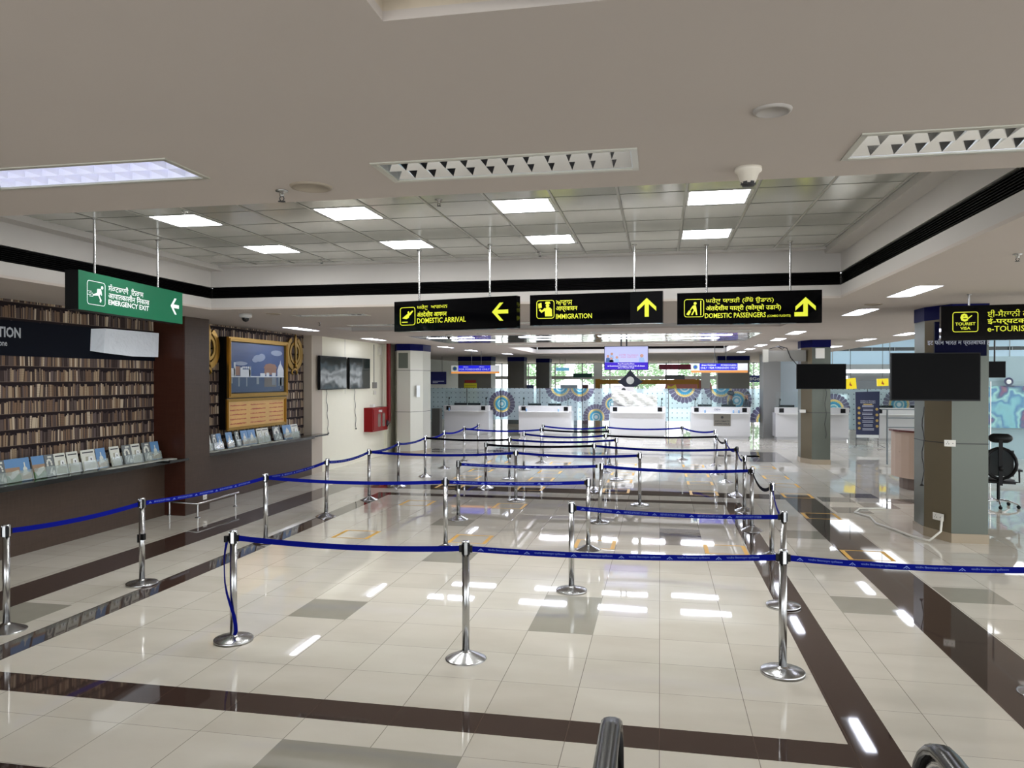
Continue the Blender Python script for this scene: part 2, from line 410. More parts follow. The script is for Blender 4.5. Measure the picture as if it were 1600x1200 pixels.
# yellow distancing squares taped on the floor
colsx = [(-4.40, 'left'), (-2.66, 'middle left'), (-0.88, 'centre'), (0.87, 'right of centre'), (2.65, 'rightmost')]
rowsy = [(10.60, 'nearest'), (13.50, 'second'), (15.75, 'third'), (17.25, 'fourth'), (18.60, 'fifth'), (20.6, 'farthest')]
for cx, cn in colsx:
    for cy_, rn in rowsy:
        if cn == 'centre' and rn == 'second' or cn == 'right of centre' and rn == 'second': continue
        if cn.startswith('far right') and rn == 'farthest': continue
        b = MB(); h = 0.28; t = 0.055
        b.box(-h, -h + t, -h, h, 0, 0.001); b.box(h - t, h, -h, h, 0, 0.001)
        b.box(-h + t, h - t, h - 0.03, h, 0, 0.001); b.box(-h + t, h - t, -h, -h + 0.02, 0, 0.001)
        o = b.build('floor_marking', m_tape, None, (cx, cy_, 0.0017))
        tag(o, 'yellow tape square on floor, %s row from camera, %s column' % (rn, cn), 'floor marking', 'yellow distancing squares')

# ------------------------------------------------------------ ceiling
ZS = 3.35
LIGHTS = []   # louvre fixtures: (cx, cy, length along x, width along y)
FIX = [
 ('near_left', -2.95, 3.43, 1.24, 0.33), ('near_mid', -0.745, 3.69, 1.24, 0.32), ('near_right', 1.49, 3.69, 1.24, 0.36),
 ('w', -5.33, 11.75, 1.24, 0.3), ('w', -5.35, 14.05, 1.24, 0.3), ('w', -2.9, 14.0, 1.24, 0.3), ('w', -0.9, 17.2, 1.24, 0.3), ('w', -3.6, 17.2, 1.24, 0.3), ('w', 1.3, 17.2, 1.24, 0.3),
 ('w', -4.3, 22.8, 1.24, 0.3), ('w', -2.2, 22.8, 1.24, 0.3), ('w', 0.2, 22.8, 1.24, 0.3), ('w', 1.6, 22.8, 1.24, 0.3),
 ('n', 3.0, 9.95, 0.3, 1.2), ('n', 3.1, 12.9, 0.3, 1.2), ('n', 3.05, 18.4, 0.3, 1.2), ('n', 3.1, 21.4, 0.3, 1.2), ('n', 3.1, 25.0, 0.3, 1.2), ('n', 3.1, 28.0, 0.3, 1.2), ('n', 3.1, 31.0, 0.3, 1.2),
 ('n', -7.45, 15.0, 0.3, 1.2), ('n', -7.5, 19.3, 0.3, 1.2), ('n', -7.0, 24.5, 0.3, 1.2), ('n', -6.9, 27.6, 0.3, 1.2), ('n', -6.3, 31.5, 0.3, 1.2),
 ('n', 5.45, 22.0, 0.3, 1.2), ('n', 5.7, 19.4, 0.3, 1.2), ('n', 5.6, 26.5, 0.3, 1.2)]
holes = [(-6.7, 2.3, 4.2, 10.5), (-6.75, 2.38, 14.6, 16.0), (-6.2, 2.3, 18.0, 21.9), (-5.0, 2.5, 25.0, 31.3)]
for k, cx, cy_, w, d in FIX: holes.append((cx - w / 2, cx + w / 2, cy_ - d / 2, cy_ + d / 2))
HB = (-0.80, 0.10, 1.35, 2.13); holes.append(HB)
def cells(x0, x1, y0, y1, holes):
    xs = sorted({x0, x1} | {v for h in holes for v in h[:2] if x0 < v < x1}); ys = sorted({y0, y1} | {v for h in holes for v in h[2:] if y0 < v < y1})
    for i in range(len(xs) - 1):
        for j in range(len(ys) - 1):
            mx, my = (xs[i] + xs[i + 1]) / 2, (ys[j] + ys[j + 1]) / 2
            if not any(h[0] < mx < h[1] and h[2] < my < h[3] for h in holes): yield xs[i], xs[i + 1], ys[j], ys[j + 1]
b = MB()
for x0, x1, y0, y1 in cells(-12, 6.5, -6, 50.5, holes): b.box(x0, x1, y0, y1, ZS, ZS + 0.03)
for x0, x1, y0, y1 in cells(6.5, 9.5, -6, 14.5, []): b.box(x0, x1, y0, y1, ZS, ZS + 0.03)
struct('ceiling', b, m_ceil)
# bulkheads round the recesses with the black louvre slot
def recess(n, x0, x1, y0, y1, ztop, zl0=3.52, zl1=3.69, black=True):
    w = MB(); k = MB()
    t = 0.12
    for a, bb, c, d in ((x0 - t, x0, y0 - t, y1 + t), (x1, x1 + t, y0 - t, y1 + t), (x0, x1, y0 - t, y0), (x0, x1, y1, y1 + t)):
        w.box(a, bb, c, d, ZS + 0.03, zl0); w.box(a, bb, c, d, zl1, ztop)
        kk = 0.05
        aa, b2, cc, dd = a, bb, c, d
        if a < x0: b2 -= kk
        elif bb > x1: aa += kk
        elif d <= y0: dd -= kk
        else: cc += kk
        k.box(aa, b2, cc, dd, zl0, zl1)
        for i in range(7):
            z = zl0 + 0.012 + i * (zl1 - zl0 - 0.02) / 7
            k.box(a, bb, c, d, z, z + 0.008)
    struct('trim_%d' % n, w, m_fascia)
    if black: struct('trim_%d' % (n + 1), k, m_black)
    top = MB(); top.box(x0 - t, x1 + t, y0 - t, y1 + t, ztop, ztop + 0.03)
    struct('trim_%d' % (n + 2), top, m_ceil)
recess(10, -6.7, 2.3, 4.2, 10.5, 4.02)
recess(13, -6.75, 2.38, 14.6, 16.0, 3.90)
recess(16, -5.0, 2.5, 25.0, 31.3, 3.90)
recess(19, -6.2, 2.3, 18.0, 21.9, 3.75, 3.5, 3.501, False)
# stepped plaster border in the first recess
b = MB(); b.box(2.1, 2.3, 4.2, 10.5, 3.93, 4.02); b.box(-6.7, -6.5, 4.2, 10.5, 3.93, 4.02); b.box(-6.5, 2.1, 10.38, 10.5, 3.97, 4.02)
struct('trim_22', b, m_fascia)
PAN = [(0.53, 7.38), (0.53, 9.22), (-1.31, 7.38), (-1.31, 9.22), (-3.14, 7.38), (-3.14, 9.22), (-5.0, 7.38), (-5.0, 9.22)]
b = MB()
for x0, x1, y0, y1 in cells(-6.5, 2.1, 4.2, 10.38, [(x - 0.285, x + 0.285, y - 0.285, y + 0.285) for x, y in PAN]): b.box(x0, x1, y0, y1, 4.0, 4.015)
struct('trim_23', b, m_mceil)
b = MB(); g_ = MB()
for k in range(-12, 5):
    x = 0.232 + 0.612 * k
    if -6.5 < x < 2.1:
        b.box(x - 0.011, x + 0.011, 4.2, 10.38, 3.9965, 4.001); g_.box(x + 0.011, x + 0.017, 4.2, 10.38, 3.9975, 4.001)
for k in range(-5, 6):
    y = 7.08 + 0.612 * k
    if 4.2 < y < 10.38: g_.box(-6.5, 2.1, y - 0.003, y + 0.003, 3.9972, 4.001)
struct('trim_26', b, M('ceiling_bar', 180, 180, 174, 0.4, metal=0.5)); struct('trim_27', g_, M('ceiling_joint', 96, 96, 92, 0.6))
b = MB()
PAN2 = [(-5.3, 19.0), (-5.0, 20.3), (-2.9, 19.0), (-2.7, 20.3), (-0.9, 18.9), (-0.9, 20.2), (1.1, 18.9), (0.9, 20.3)]
m_mir = M('mirror_ceiling_tile', 200, 204, 206, 0.08, metal=0.9, bump=0.25, bscale=2.5)
for x0, x1, y0, y1 in cells(-6.2, 2.3, 18.0, 21.9, [(x - 0.6, x + 0.6, y - 0.15, y + 0.15) for x, y in PAN2]): b.box(x0, x1, y0, y1, ZS + 0.005, ZS + 0.02)
struct('trim_24', b, m_mir)
posn = ['right end of the far right pair, nearer the camera', 'far right pair, farther from the camera', 'second pair from the right, nearer the camera', 'second pair from the right, farther away', 'third pair from the right, nearer the camera', 'third pair from the right, farther away', 'leftmost pair, nearer the camera', 'leftmost pair, farther away']
proto = None
for i, (x, y) in enumerate(PAN):
    if proto is None:
        proto = thing('ceiling_panel_light', 'x', 'ceiling light', (x, y, 4.0), 0, 'square lit panels in the metal ceiling')
        q = MB(); q.rect(I4, -0.265, -0.265, 0.265, 0.265, 0.004, 0.0); q.build('diffuser', m_pw, proto)
        q = MB(); f_ = 0.285
        q.box(-f_, f_, -f_, -0.265, -0.004, 0.01); q.box(-f_, f_, 0.265, f_, -0.004, 0.01); q.box(-f_, -0.265, -0.265, 0.265, -0.004, 0.01); q.box(0.265, f_, -0.265, 0.265, -0.004, 0.01)
        q.build('frame', m_cwhite, proto); o = proto
    else: o = copy_tree(proto); o.location = (x, y, 4.0)
    o['label'] = 'glowing square ceiling panel, ' + posn[i]
for i, (x, y) in enumerate(PAN2):
    q = MB(); q.box(-0.59, 0.59, -0.14, 0.14, 0, 0.03)
    o = q.build('ceiling_tube_light', m_pw3, None, (x, y, ZS + 0.002))
    tag(o, 'lit strip in the distant mirror ceiling, %s column from the left, %s' % (['first', 'first', 'second', 'second', 'third', 'third', 'fourth', 'fourth'][i], 'nearer' if i % 2 == 0 else 'farther'), 'ceiling light', 'lit strips in the mirror ceiling')

for i, (x, y) in enumerate([(x_, y_) for y_ in (27.2, 29.4) for x_ in (-4.0, -2.2, -0.4, 1.4)]):  # added glowing strips, out of view in the recess, to brighten the counters
    q = MB(); q.box(-0.59, 0.59, -0.14, 0.14, 0, 0.03)
    tag(q.build('added_recess_strip', m_pw4, None, (x, y, 3.865)), 'added unseen strip inside the farthest ceiling recess, %s row, %s from the left' % ('front' if i < 4 else 'back', ['first', 'second', 'third', 'fourth'][i % 4]), 'ceiling light', 'added unseen strips in the far recess')
def louvre(w, d, style, label):
    """recessed louvre fixture, long side along x"""
    t = thing('louvre_ceiling_light', label, 'ceiling light', (0, 0, ZS), 0, 'recessed louvre lights')
    hw, hd = w / 2, d / 2
    q = MB(); q.box(-hw, hw, -hd, hd, 0.10, 0.11); q.box(-hw, -hw + 0.012, -hd, hd, 0.0, 0.10); q.box(hw - 0.012, hw, -hd, hd, 0.0, 0.10)
    q.box(-hw, hw, -hd, -hd + 0.012, 0.0, 0.10); q.box(-hw, hw, hd - 0.012, hd, 0.0, 0.10)
    q.build('housing', m_alu, t)
    q = MB(); e = 0.022
    q.box(-hw - e, hw + e, -hd - e, -hd + 0.006, -0.006, 0.0); q.box(-hw - e, hw + e, hd - 0.006, hd + e, -0.006, 0.0)
    q.box(-hw - e, -hw + 0.006, -hd, hd, -0.006, 0.0); q.box(hw - 0.006, hw + e, -hd, hd, -0.006, 0.0); q.build('rim', m_acpl, t)
    n = 12; q = MB()
    for i in range(1, n):          # cross blades: V section, deep at the centre, thin at their lower edge
        x = -hw + w * i / n
        for s_ in (-1, 1):
            y0 = 0.0; y1 = s_ * (hd - 0.012)
            q.add([(x, y0, 0.004), (x, y1, 0.004), (x - 0.030, y1, 0.07), (x - 0.030, y0, 0.07), (x + 0.030, y1, 0.07), (x + 0.030, y0, 0.07)], [(0, 1, 2, 3), (1, 0, 5, 4)])
    for yy in (-hd + 0.012, 0, hd - 0.012):  # long parabolic rails
        for s_ in (-1, 1):
            if abs(yy + s_ * 0.03) > hd - 0.012 + 1e-6: continue
            q.add([(-hw, yy, 0.003), (hw, yy, 0.003), (hw, yy + s_ * 0.035, 0.075), (-hw, yy + s_ * 0.035, 0.075)], [(0, 1, 2, 3)])
    q.build('louvre', M('lit_reflector', 226, 228, 240, 0.5) if style == 1 else m_chrome, t)
    if style:
        q = MB()
        for yy in (-d / 4, d / 4):
            if style == 1 or yy > 0: q.tube([(-hw + 0.03, yy, 0.085), (hw - 0.03, yy, 0.085)], 0.013, 8)
        q.build('lamp_tube', m_tube[style], t)
    return t
m_tube = {1: M('tube_bright', 226, 228, 255, 0.5, emit=16.0), 2: M('tube_dim', 226, 228, 255, 0.5, emit=50.0), 3: M('tube_off', 200, 200, 205, 0.4)}
P0 = {}
cnt = 0
ordw = ['first', 'second', 'third', 'fourth', 'fifth', 'sixth', 'seventh', 'eighth', 'ninth', 'tenth', 'eleventh', 'twelfth', 'thirteenth', 'fourteenth', 'fifteenth', 'sixteenth', 'seventeenth', 'eighteenth', 'nineteenth', 'twentieth']
LB = {0: 'brightly lit louvre light in the near ceiling at the left', 1: 'dull unlit louvre light in the near ceiling at the centre', 2: 'half lit louvre light in the near ceiling at the right'}
wi = ni = 0
for i, (k, cx, cy_, w, d) in enumerate(FIX):
    if k.startswith('near'):
        t = louvre(w, d, {'near_left': 1, 'near_mid': 0, 'near_right': 2}[k], LB[i])
        t.location = (cx, cy_, ZS)
    elif k == 'w':
        if 'w' not in P0: P0['w'] = louvre(1.24, 0.3, 2, 'x'); t = P0['w']
        else: t = copy_tree(P0['w'])
        t.location = (cx, cy_, ZS)
        t['label'] = ['distant louvre light just beyond the black slot, left of the arrival sign', 'louvre light behind the left end of the arrival sign', 'louvre light behind the arrival sign', 'louvre light before the mirror ceiling, centre', 'louvre light before the mirror ceiling, left', 'louvre light before the mirror ceiling, right', 'louvre light behind the mirror ceiling, leftmost', 'louvre light behind the mirror ceiling, second from left', 'louvre light behind the mirror ceiling, third from left', 'louvre light behind the mirror ceiling, rightmost'][wi]; wi += 1
    else:
        if 'n' not in P0:
            t = thing('slim_ceiling_light', 'x', 'ceiling light', (0, 0, ZS), 0, 'slim ceiling lights running away from the camera')
            q = MB(); q.box(-0.15, 0.15, -0.6, 0.6, 0.05, 0.06); q.box(-0.15, -0.14, -0.6, 0.6, 0, 0.05); q.box(0.14, 0.15, -0.6, 0.6, 0, 0.05); q.box(-0.14, 0.14, -0.6, -0.59, 0, 0.05); q.box(-0.14, 0.14, 0.59, 0.6, 0, 0.05); q.build('housing', m_alu, t)
            q = MB(); q.box(0.0, 0.13, -0.58, 0.58, 0.006, 0.04); q.build('diffuser', m_pw2, t); P0['n'] = t
        else: t = copy_tree(P0['n'])
        t.location = (cx, cy_, ZS)
        side = 'right of the metal recess' if 0 < cx < 4 else ('left along the wall' if cx < 0 else 'beyond the grey column')
        grp = [q_ for q_ in FIX if q_[0] == 'n' and (q_[1] < 0) == (cx < 0) and (q_[1] > 4) == (cx > 4)]
        t['label'] = 'slim lit ceiling strip in the row %s, %s from the camera' % (side, ordw[sorted(grp, key=lambda a: a[2]).index(FIX[i])])
# broken opening above the camera
b = MB(); x0, x1, y0, y1 = HB
b.box(x0 - 0.05, x0, y0, y1, ZS + 0.03, 3.7); b.box(x1, x1 + 0.05, y0, y1, ZS + 0.03, 3.7); b.box(x0, x1, y1, y1 + 0.05, ZS + 0.03, 3.7); b.box(x0, x1, y0 - 0.05, y0, ZS + 0.03, 3.7); b.box(x0, x1, y0, y1, 3.7, 3.72)
struct('trim_25', b, M('rough_plaster', 190, 176, 156, 0.9, noise=0.25, nscale=12))
b = MB(); b.tube([(-0.60, 1.98, 3.44), (-0.2, 2.03, 3.41), (0.09, 2.02, 3.43)], 0.07, 12)
tag(b.build('wrapped_duct', M('plastic_wrap', 190, 200, 205, 0.25, bump=0.6, bscale=14)), 'pale plastic wrapped duct inside the ceiling opening at the top', 'duct')

# small ceiling fittings
def ceil_disc(name, x, y, r, mat, label, cat, z=ZS):
    b = MB(); b.lathe([(r, 0), (r * 0.96, -0.008), (r * 0.8, -0.012), (r * 0.78, -0.004), (0.001, -0.004)], 28)
    return tag(b.build(name, mat, None, (x, y, z)), label, cat)
ceil_disc('ceiling_speaker', -1.87, 3.88, 0.115, M('speaker_grille', 150, 138, 122, 0.7), 'round beige ceiling speaker cover beside the near sprinkler', 'ceiling speaker')
ceil_disc('ceiling_patch', 0.43, 3.12, 0.075, M('grey_patch', 164, 158, 152, 0.8), 'torn round grey patch in the near ceiling above the smoke detector', 'ceiling cover')
ceil_disc('ceiling_speaker', 2.95, 11.5, 0.12, M('speaker_grille', 150, 138, 122, 0.7), 'small dark round grille beside the e-visa sign side of the ceiling', 'ceiling speaker')
ceil_disc('ceiling_speaker', -6.1, 11.3, 0.12, M('speaker_grille', 150, 138, 122, 0.7), 'round grille in the ceiling right of the dome camera', 'ceiling speaker')
def sprinkler(x, y, z, label):
    t = thing('fire_sprinkler', label, 'sprinkler', (x, y, z), 0, 'ceiling sprinklers')
    b = MB(); b.lathe([(0.001, 0), (0.035, 0.0), (0.035, -0.006), (0.012, -0.010), (0.012, -0.03), (0.008, -0.035)], 14); b.build('escutcheon', m_steel, t)
    b = MB(); b.tube([(0.006, 0, -0.03), (0.014, 0, -0.045), (0.004, 0, -0.06)], 0.003, 6); b.tube([(-0.006, 0, -0.03), (-0.014, 0, -0.045), (-0.004, 0, -0.06)], 0.003, 6); b.lathe([(0.001, -0.058), (0.02, -0.06), (0.02, -0.063), (0.001, -0.064)], 12)
    b.build('deflector', m_slot, t); return t
sprinkler(-2.07, 3.93, ZS, 'steel sprinkler in the near ceiling left of the round speaker')
sprinkler(-2.06, 6.97, 4.0, 'sprinkler in the metal ceiling above the yellow reflection')
sprinkler(-1.58, 10.1, 4.0, 'sprinkler hanging just above the immigration sign')
sprinkler(-4.73, 6.96, 4.0, 'sprinkler beside the leftmost square ceiling panel')
sprinkler(-4.71, 10.1, 4.0, 'sprinkler near the far edge of the metal ceiling at the left')
sprinkler(2.95, 7.1, ZS, 'sprinkler in the right hand ceiling beyond the recess')
sprinkler(-6.2, 13.2, ZS, 'sprinkler in the ceiling above the framed painting')
t = thing('smoke_detector', 'white cone smoke detector on the near ceiling at the right', 'smoke detector', (0.43, 3.95, ZS))
b = MB(); b.lathe([(0.001, 0), (0.066, 0), (0.066, -0.018), (0.052, -0.03), (0.035, -0.075), (0.03, -0.08)], 24); b.build('body', M('detector_white', 206, 198, 184, 0.5), t)
b = MB(); b.lathe([(0.033, -0.079), (0.029, -0.092), (0.001, -0.094)], 20)
for k in range(6):
    a = k * PI / 3; b.obox(Matrix.Translation((0.034 * math.cos(a), 0.034 * math.sin(a), -0.079)) @ Matrix.Rotation(a, 4, 'Z'), 0.004, 0.02, 0.014)
b.build('sensor_vent', m_slot, t)
def dome(x, y, label, s_=1.0):
    t = thing('dome_camera', label, 'security camera', (x, y, ZS))
    b = MB(); b.lathe([(0.001, 0), (0.10 * s_, 0), (0.10 * s_, -0.05 * s_), (0.085 * s_, -0.065 * s_), (0.001, -0.066 * s_)], 24); b.build('housing', M('camera_white', 196, 194, 190, 0.4), t)
    b = MB(); b.ball((0, 0, -0.062 * s_), 0.062 * s_, 0.062 * s_, 0.07 * s_, zmin=-1, zmax=0.1); b.build('dome', M('smoked_dome', 22, 22, 24, 0.08), t)
dome(-6.56, 11.25, 'white dome camera on the ceiling before the framed painting')
dome(-4.9, 17.4, 'small dome camera on the ceiling far beyond the arrival sign', 0.8)

# ------------------------------------------------------------ left wall
XW = -8.4
b = MB(); b.box(XW - 0.15, XW, -3, 11.6, 0.9, ZS + 0.4); struct('wall_left', b, m_books)
b = MB(); b.box(XW - 0.15, XW, 12.2, 17.0, 0.9, ZS + 0.4); struct('wall_left_alcove', b, m_books)
b = MB(); b.box(-8.4, -8.2, -3, 11.5, 0, 0.93); b.box(-8.4, -8.2, 12.2, 17.02, 0, 0.93); struct('wall_left_dado', b, m_wood)
b = MB(); b.box(-8.6, -7.82, 11.50, 12.2, 0, ZS); struct('wall_left_pier', b, m_wood)
b = MB(); b.box(-8.42, -7.825, 11.485, 11.5, 0, ZS); struct('trim_30', b, m_wood2)
b = MB(); b.box(-8.6, -8.2, 17.02, 17.6, 0, ZS); struct('wall_left_pilaster', b, m_beige)
b = MB(); b.box(-8.6, -8.2, 17.6, 21.9, 0, ZS); struct('wall_left_cream', b, m_cream)
b = MB(); b.box(-8.203, -8.196, 18.98, 19.0, 1.9, ZS); struct('trim_31', b, m_acpl)
b = MB(); b.box(-8.7, -8.1, 21.9, 24.0, 0, ZS); struct('wall_left_return', b, m_cream)
b = MB(); b.box(-12.3, -12, 24, 50, 0, ZS); b.box(-12, -8.7, 23.8, 24, 0, ZS); struct('wall_left_far', b, M('far_grey_wall', 150, 150, 142, 0.6))
b = MB(); b.box(-9.9, -8.6, -3.2, -3.0, 0, ZS); struct('wall_left_back', b, m_cream)
def shelf(y0, y1, lab):
    b = MB(); b.box(-8.4, -7.92, y0, y1, 0.93, 0.968); b.box(-7.96, -7.92, y0, y1, 0.905, 0.93)
    tag(b.build('wall_shelf', m_granite), lab, 'shelf', 'granite ledges along the book wall')
shelf(-3, 11.48, 'long black granite ledge below the navy banner on the book wall')
shelf(12.22, 16.6, 'black granite ledge below the framed painting in the alcove')
b = MB(); b.box(-7.92, -7.79, 11.05, 11.56, 0.93, 0.968); struct('trim_32', b, m_granite)
b = MB(); b.box(-8.2, -7.92, 16.6, 17.35, 0.93, 0.968); struct('trim_33', b, m_granite)
# navy banner
t = thing('wall_banner', 'long navy banner with large grey letters across the book wall', 'banner', (-8.4, 8.4, 2.63))
b = MB(); b.add([(0.02, -4, -0.02), (0.02, 3.10, -0.03), (0.02, 3.10, 0.44), (0.02, -4, 0.44), (0, -4, -0.02), (0, 3.10, -0.03), (0, 3.10, 0.44), (0, -4, 0.44)], [(0, 1, 2, 3), (7, 6, 5, 4), (0, 4, 5, 1), (3, 2, 6, 7), (1, 5, 6, 2), (0, 3, 7, 4)]); b.build('board', m_navy, t)
fr = frame((0.022, 0, 0), (0, 1, 0))
b = MB(); text(b, fr, 'TION', -0.03, 0.212, 0.335, 0.352, 0.002, 0.03); text(b, fr, 'one', -0.005, 0.098, 0.12, 0.152, 0.002, 0.02)
b.build('lettering', M('grey_letters', 178, 182, 188, 0.5), t)
# paper wrapped box on the banner
b = MB(); b.add([(-8.38, 10.0, 2.72), (-8.38, 11.42, 2.68), (-8.38, 11.43, 3.05), (-8.38, 10.02, 3.05), (-8.2, 10.06, 2.69), (-8.18, 11.30, 2.66), (-8.18, 11.32, 3.06), (-8.2, 10.10, 3.06), (-8.19, 10.7, 2.655)],
      [(0, 3, 7, 4), (3, 2, 6, 7), (2, 1, 5, 6), (0, 4, 8, 5, 1), (4, 7, 6, 5, 8)])
tag(b.build('paper_covered_sign', m_white_paper), 'boxy sign wrapped in creased white paper on the navy banner', 'covered sign')
# brochures
covers = [M('cover_white', 214, 216, 206, 0.4), M('cover_grey', 104, 110, 112, 0.4), M('cover_green', 60, 110, 52, 0.4), M('cover_sky', 96, 140, 186, 0.4), M('cover_sand', 158, 130, 104, 0.4), M('cover_sketch', 168, 166, 148, 0.4), M('cover_black', 34, 36, 38, 0.4)]
def brochure(y0, y1, style, label, z=0.968, h=0.30):
    w = (y1 - y0); cy_ = (y0 + y1) / 2
    t = thing('brochure', label, 'brochure', (-8.14, cy_, z), 0, 'brochures standing on the ledges')
    fr = frame((0, -w / 2, 0.004), (0, 1, 0), (-0.22, 0, 1))
    b = MB(); b.rect(fr, 0, 0, w, h, 0.008); 
    b.cur = 1
    H = lambda a: a * h
    if style == 0:   # white cover with a monument sketch
        text(b, fr, 'AMRITSAR' if False else '', 0, 0, 0, 0) if False else None
        b.rect(fr, w * .1, H(.84), w * .9, H(.90), 0.001, 0.008); b.cur = 2
        b.plate(fr, [(w * .05, H(.05)), (w * .95, H(.05)), (w * .95, H(.3)), (w * .7, H(.45)), (w * .6, H(.68)), (w * .3, H(.66)), (w * .25, H(.35)), (w * .05, H(.28))], 0.001, 0.008)
        b.cur = 3; b.plate(fr, [(w * .42, H(.38)), (w * .85, H(.38)), (w * .8, H(.66)), (w * .5, H(.66))], 0.001, 0.0095)
        b.cur = 1; b.rect(fr, w * .62, H(.48), w * .7, H(.58), 0.001, 0.011)
        ms = [covers[0], covers[6], covers[5], m_white]
    elif style == 1:  # grey cover with a white curl
        for k in range(7):
            a = R(200 - 35 * k); b.disc(fr, w * (.45 + .24 * math.cos(a)), H(.58 + .18 * math.sin(a)), w * .11, 0.001, 0.008 + k * 0.0002, 10)
        b.plate(fr, [(w * .6, H(.4)), (w * .75, H(.4)), (w * .5, H(.1)), (w * .3, H(.12))], 0.001, 0.008); b.disc(fr, w * .8, H(.15), w * .18, 0.001, 0.0081, 12, H(.12)); b.rect(fr, w * .35, H(.85), w * .8, H(.93), 0.001, 0.008)
        ms = [covers[1], covers[0]]
    elif style == 2:  # landscape: sky over green
        b.rect(fr, 0, H(.62), w, h, 0.001, 0.008); b.cur = 2; b.rect(fr, 0, 0, w, H(.3), 0.001, 0.008)
        b.cur = 3; b.plate(fr, [(w * .1, H(.3)), (w * .3, H(.3)), (w * .45, H(.45)), (w * .9, H(.5)), (w * .9, H(.36)), (w * .6, H(.2)), (w * .3, H(.1))], 0.001, 0.0092)
        ms = [covers[4], covers[3], covers[2], covers[0]]
    else:            # sky cover with pale monument
        b.rect(fr, 0, H(.05), w, H(.35), 0.001, 0.008); b.cur = 2; b.disc(fr, w * .5, H(.5), w * .2, 0.001, 0.008, 12); b.plate(fr, [(w * .15, H(.2)), (w * .85, H(.3)), (w * .6, H(.45)), (w * .3, H(.42))], 0.001, 0.0092); b.rect(fr, w * .45, H(.6), w * .55, H(.8), 0.001, 0.008)
        ms = [covers[3], covers[4], covers[0]]
    b.build('cover', ms, t)
    b = MB(); e = 0.004
    b.rect(fr, -e, -0.002, w + e, H(.45), 0.003, 0.03); b.rect(fr, -e, -0.002, w + e, h * 0.9, 0.002, -0.004); b.build('clear_stand', m_acry, t)
C1 = [(8.144, 8.268, 1), (8.271, 8.493, 2), (8.493, 8.66, 3), (8.698, 8.904, 2), (8.918, 9.067, 1), (9.081, 9.282, 0), (9.311, 9.517, 0), (9.577, 9.845, 0), (9.867, 10.061, 3), (10.161, 10.365, 0), (10.435, 10.625, 1), (10.637, 10.841, 0), (10.896, 11.089, 1), (11.102, 11.3, 3)]
C2 = [(12.684, 12.786, 0), (12.838, 12.982, 1), (12.995, 13.142, 3), (13.306, 13.516, 3), (13.617, 13.762, 1), (13.836, 14.076, 3), (14.092, 14.372, 3), (14.436, 14.63, 0), (14.646, 14.913, 0), (15.102, 15.42, 1), (15.547, 15.921, 3), (15.94, 16.252, 0)]
cn = ['white brochure with monument sketch', 'grey brochure with white curl', 'green and sky landscape brochure', 'sky blue brochure with pale monument']
for L, ww in ((C1, 'near ledge'), (C2, 'alcove ledge')):
    for i, (a, c_, st) in enumerate(L): brochure(a, c_, st, '%s, %s from the left on the %s' % (cn[st], ordw[i], ww))
rnd = random.Random(3)
for i in range(7):
    b = MB(); b.obox(Matrix.Rotation(rnd.uniform(-.3, .3), 4, 'Z'), 0.15, 0.26, 0.008)
    tag(b.build('flat_brochure', covers[0], None, (-7.995, 9.95 + i * 0.22, 0.974)), 'pale leaflet lying flat on the near ledge, %s from the left' % ordw[i], 'leaflet', 'leaflets lying on the near ledge')
for i in range(8):
    b = MB(); b.obox(Matrix.Rotation(rnd.uniform(-.3, .3), 4, 'Z'), 0.14, 0.24, 0.008)
    tag(b.build('flat_brochure', covers[0], None, (-7.995, 12.6 + i * 0.36, 0.974)), 'pale leaflet lying flat on the alcove ledge, %s from the left' % ordw[i], 'leaflet', 'leaflets lying on the alcove ledge')
# painting and text board
def gframe(b, fr, w, h, t, d=0.05):
    b.loop(fr, [(0, 0), (w, 0), (w, h), (0, h)], [(t, t), (w - t, t), (w - t, h - t), (t, h - t)], d)
    b.loop(fr, [(t * .35, t * .35), (w - t * .35, t * .35), (w - t * .35, h - t * .35), (t * .35, h - t * .35)], [(t * .6, t * .6), (w - t * .6, t * .6), (w - t * .6, h - t * .6), (t * .6, h - t * .6)], 0.015, d)
t = thing('framed_picture', 'gold framed picture of white lakeside buildings under blue sky', 'picture', (-8.4, 13.42, 1.93))
b = MB(); b.box(0, 0.17, 0.0, 2.4, -0.62, 1.19); b.build('backing_board', m_blackp, t)
fr = frame((0.17, 0, 0), (0, 1, 0)); Wd, Hd = 2.38, 1.19
b = MB(); gframe(b, fr, Wd, Hd, 0.08); b.build('gold_frame', m_gold, t)
b = MB(); ms = [M('pic_sky', 52, 78, 126, 0.25), M('pic_cloud', 132, 146, 170, 0.3), M('pic_water', 62, 82, 110, 0.2), M('pic_white', 196, 204, 210, 0.3), M('pic_brown', 132, 96, 76, 0.3), M('pic_refl', 104, 118, 128, 0.3), M('pic_reflb', 92, 88, 84, 0.3)]
b.rect(fr, .1, .42, Wd - .1, Hd - .1, 0.004); b.cur = 2; b.rect(fr, .1, .1, Wd - .1, .42, 0.004)
b.cur = 1
for zz, (cx, cy_, rx, ry) in enumerate([(1.2, .80, .22, .07), (1.32, .83, .14, .07), (1.95, .93, .25, .06), (.5, .68, .25, .04), (1.05, .76, .12, .05)]): b.disc(fr, cx, cy_, rx, 0.001, 0.004 + zz * .0004, 18, ry)
b.cur = 3
for x0, x1, y1 in [(.12, .28, .58), (.24, .30, .70), (.48, .56, .60), (.56, .86, .56), (.80, .88, .62), (1.25, 1.45, .49), (1.5, 1.62, .50), (1.74, 1.9, .50), (1.98, 2.26, .56)]: b.rect(fr, x0, .42, x1, y1, 0.001, 0.006)
b.plate(fr, [(1.98, .56), (2.26, .56), (2.18, .66), (2.13, .70), (2.12, .78), (2.09, .70), (2.04, .66)], 0.001, 0.006)
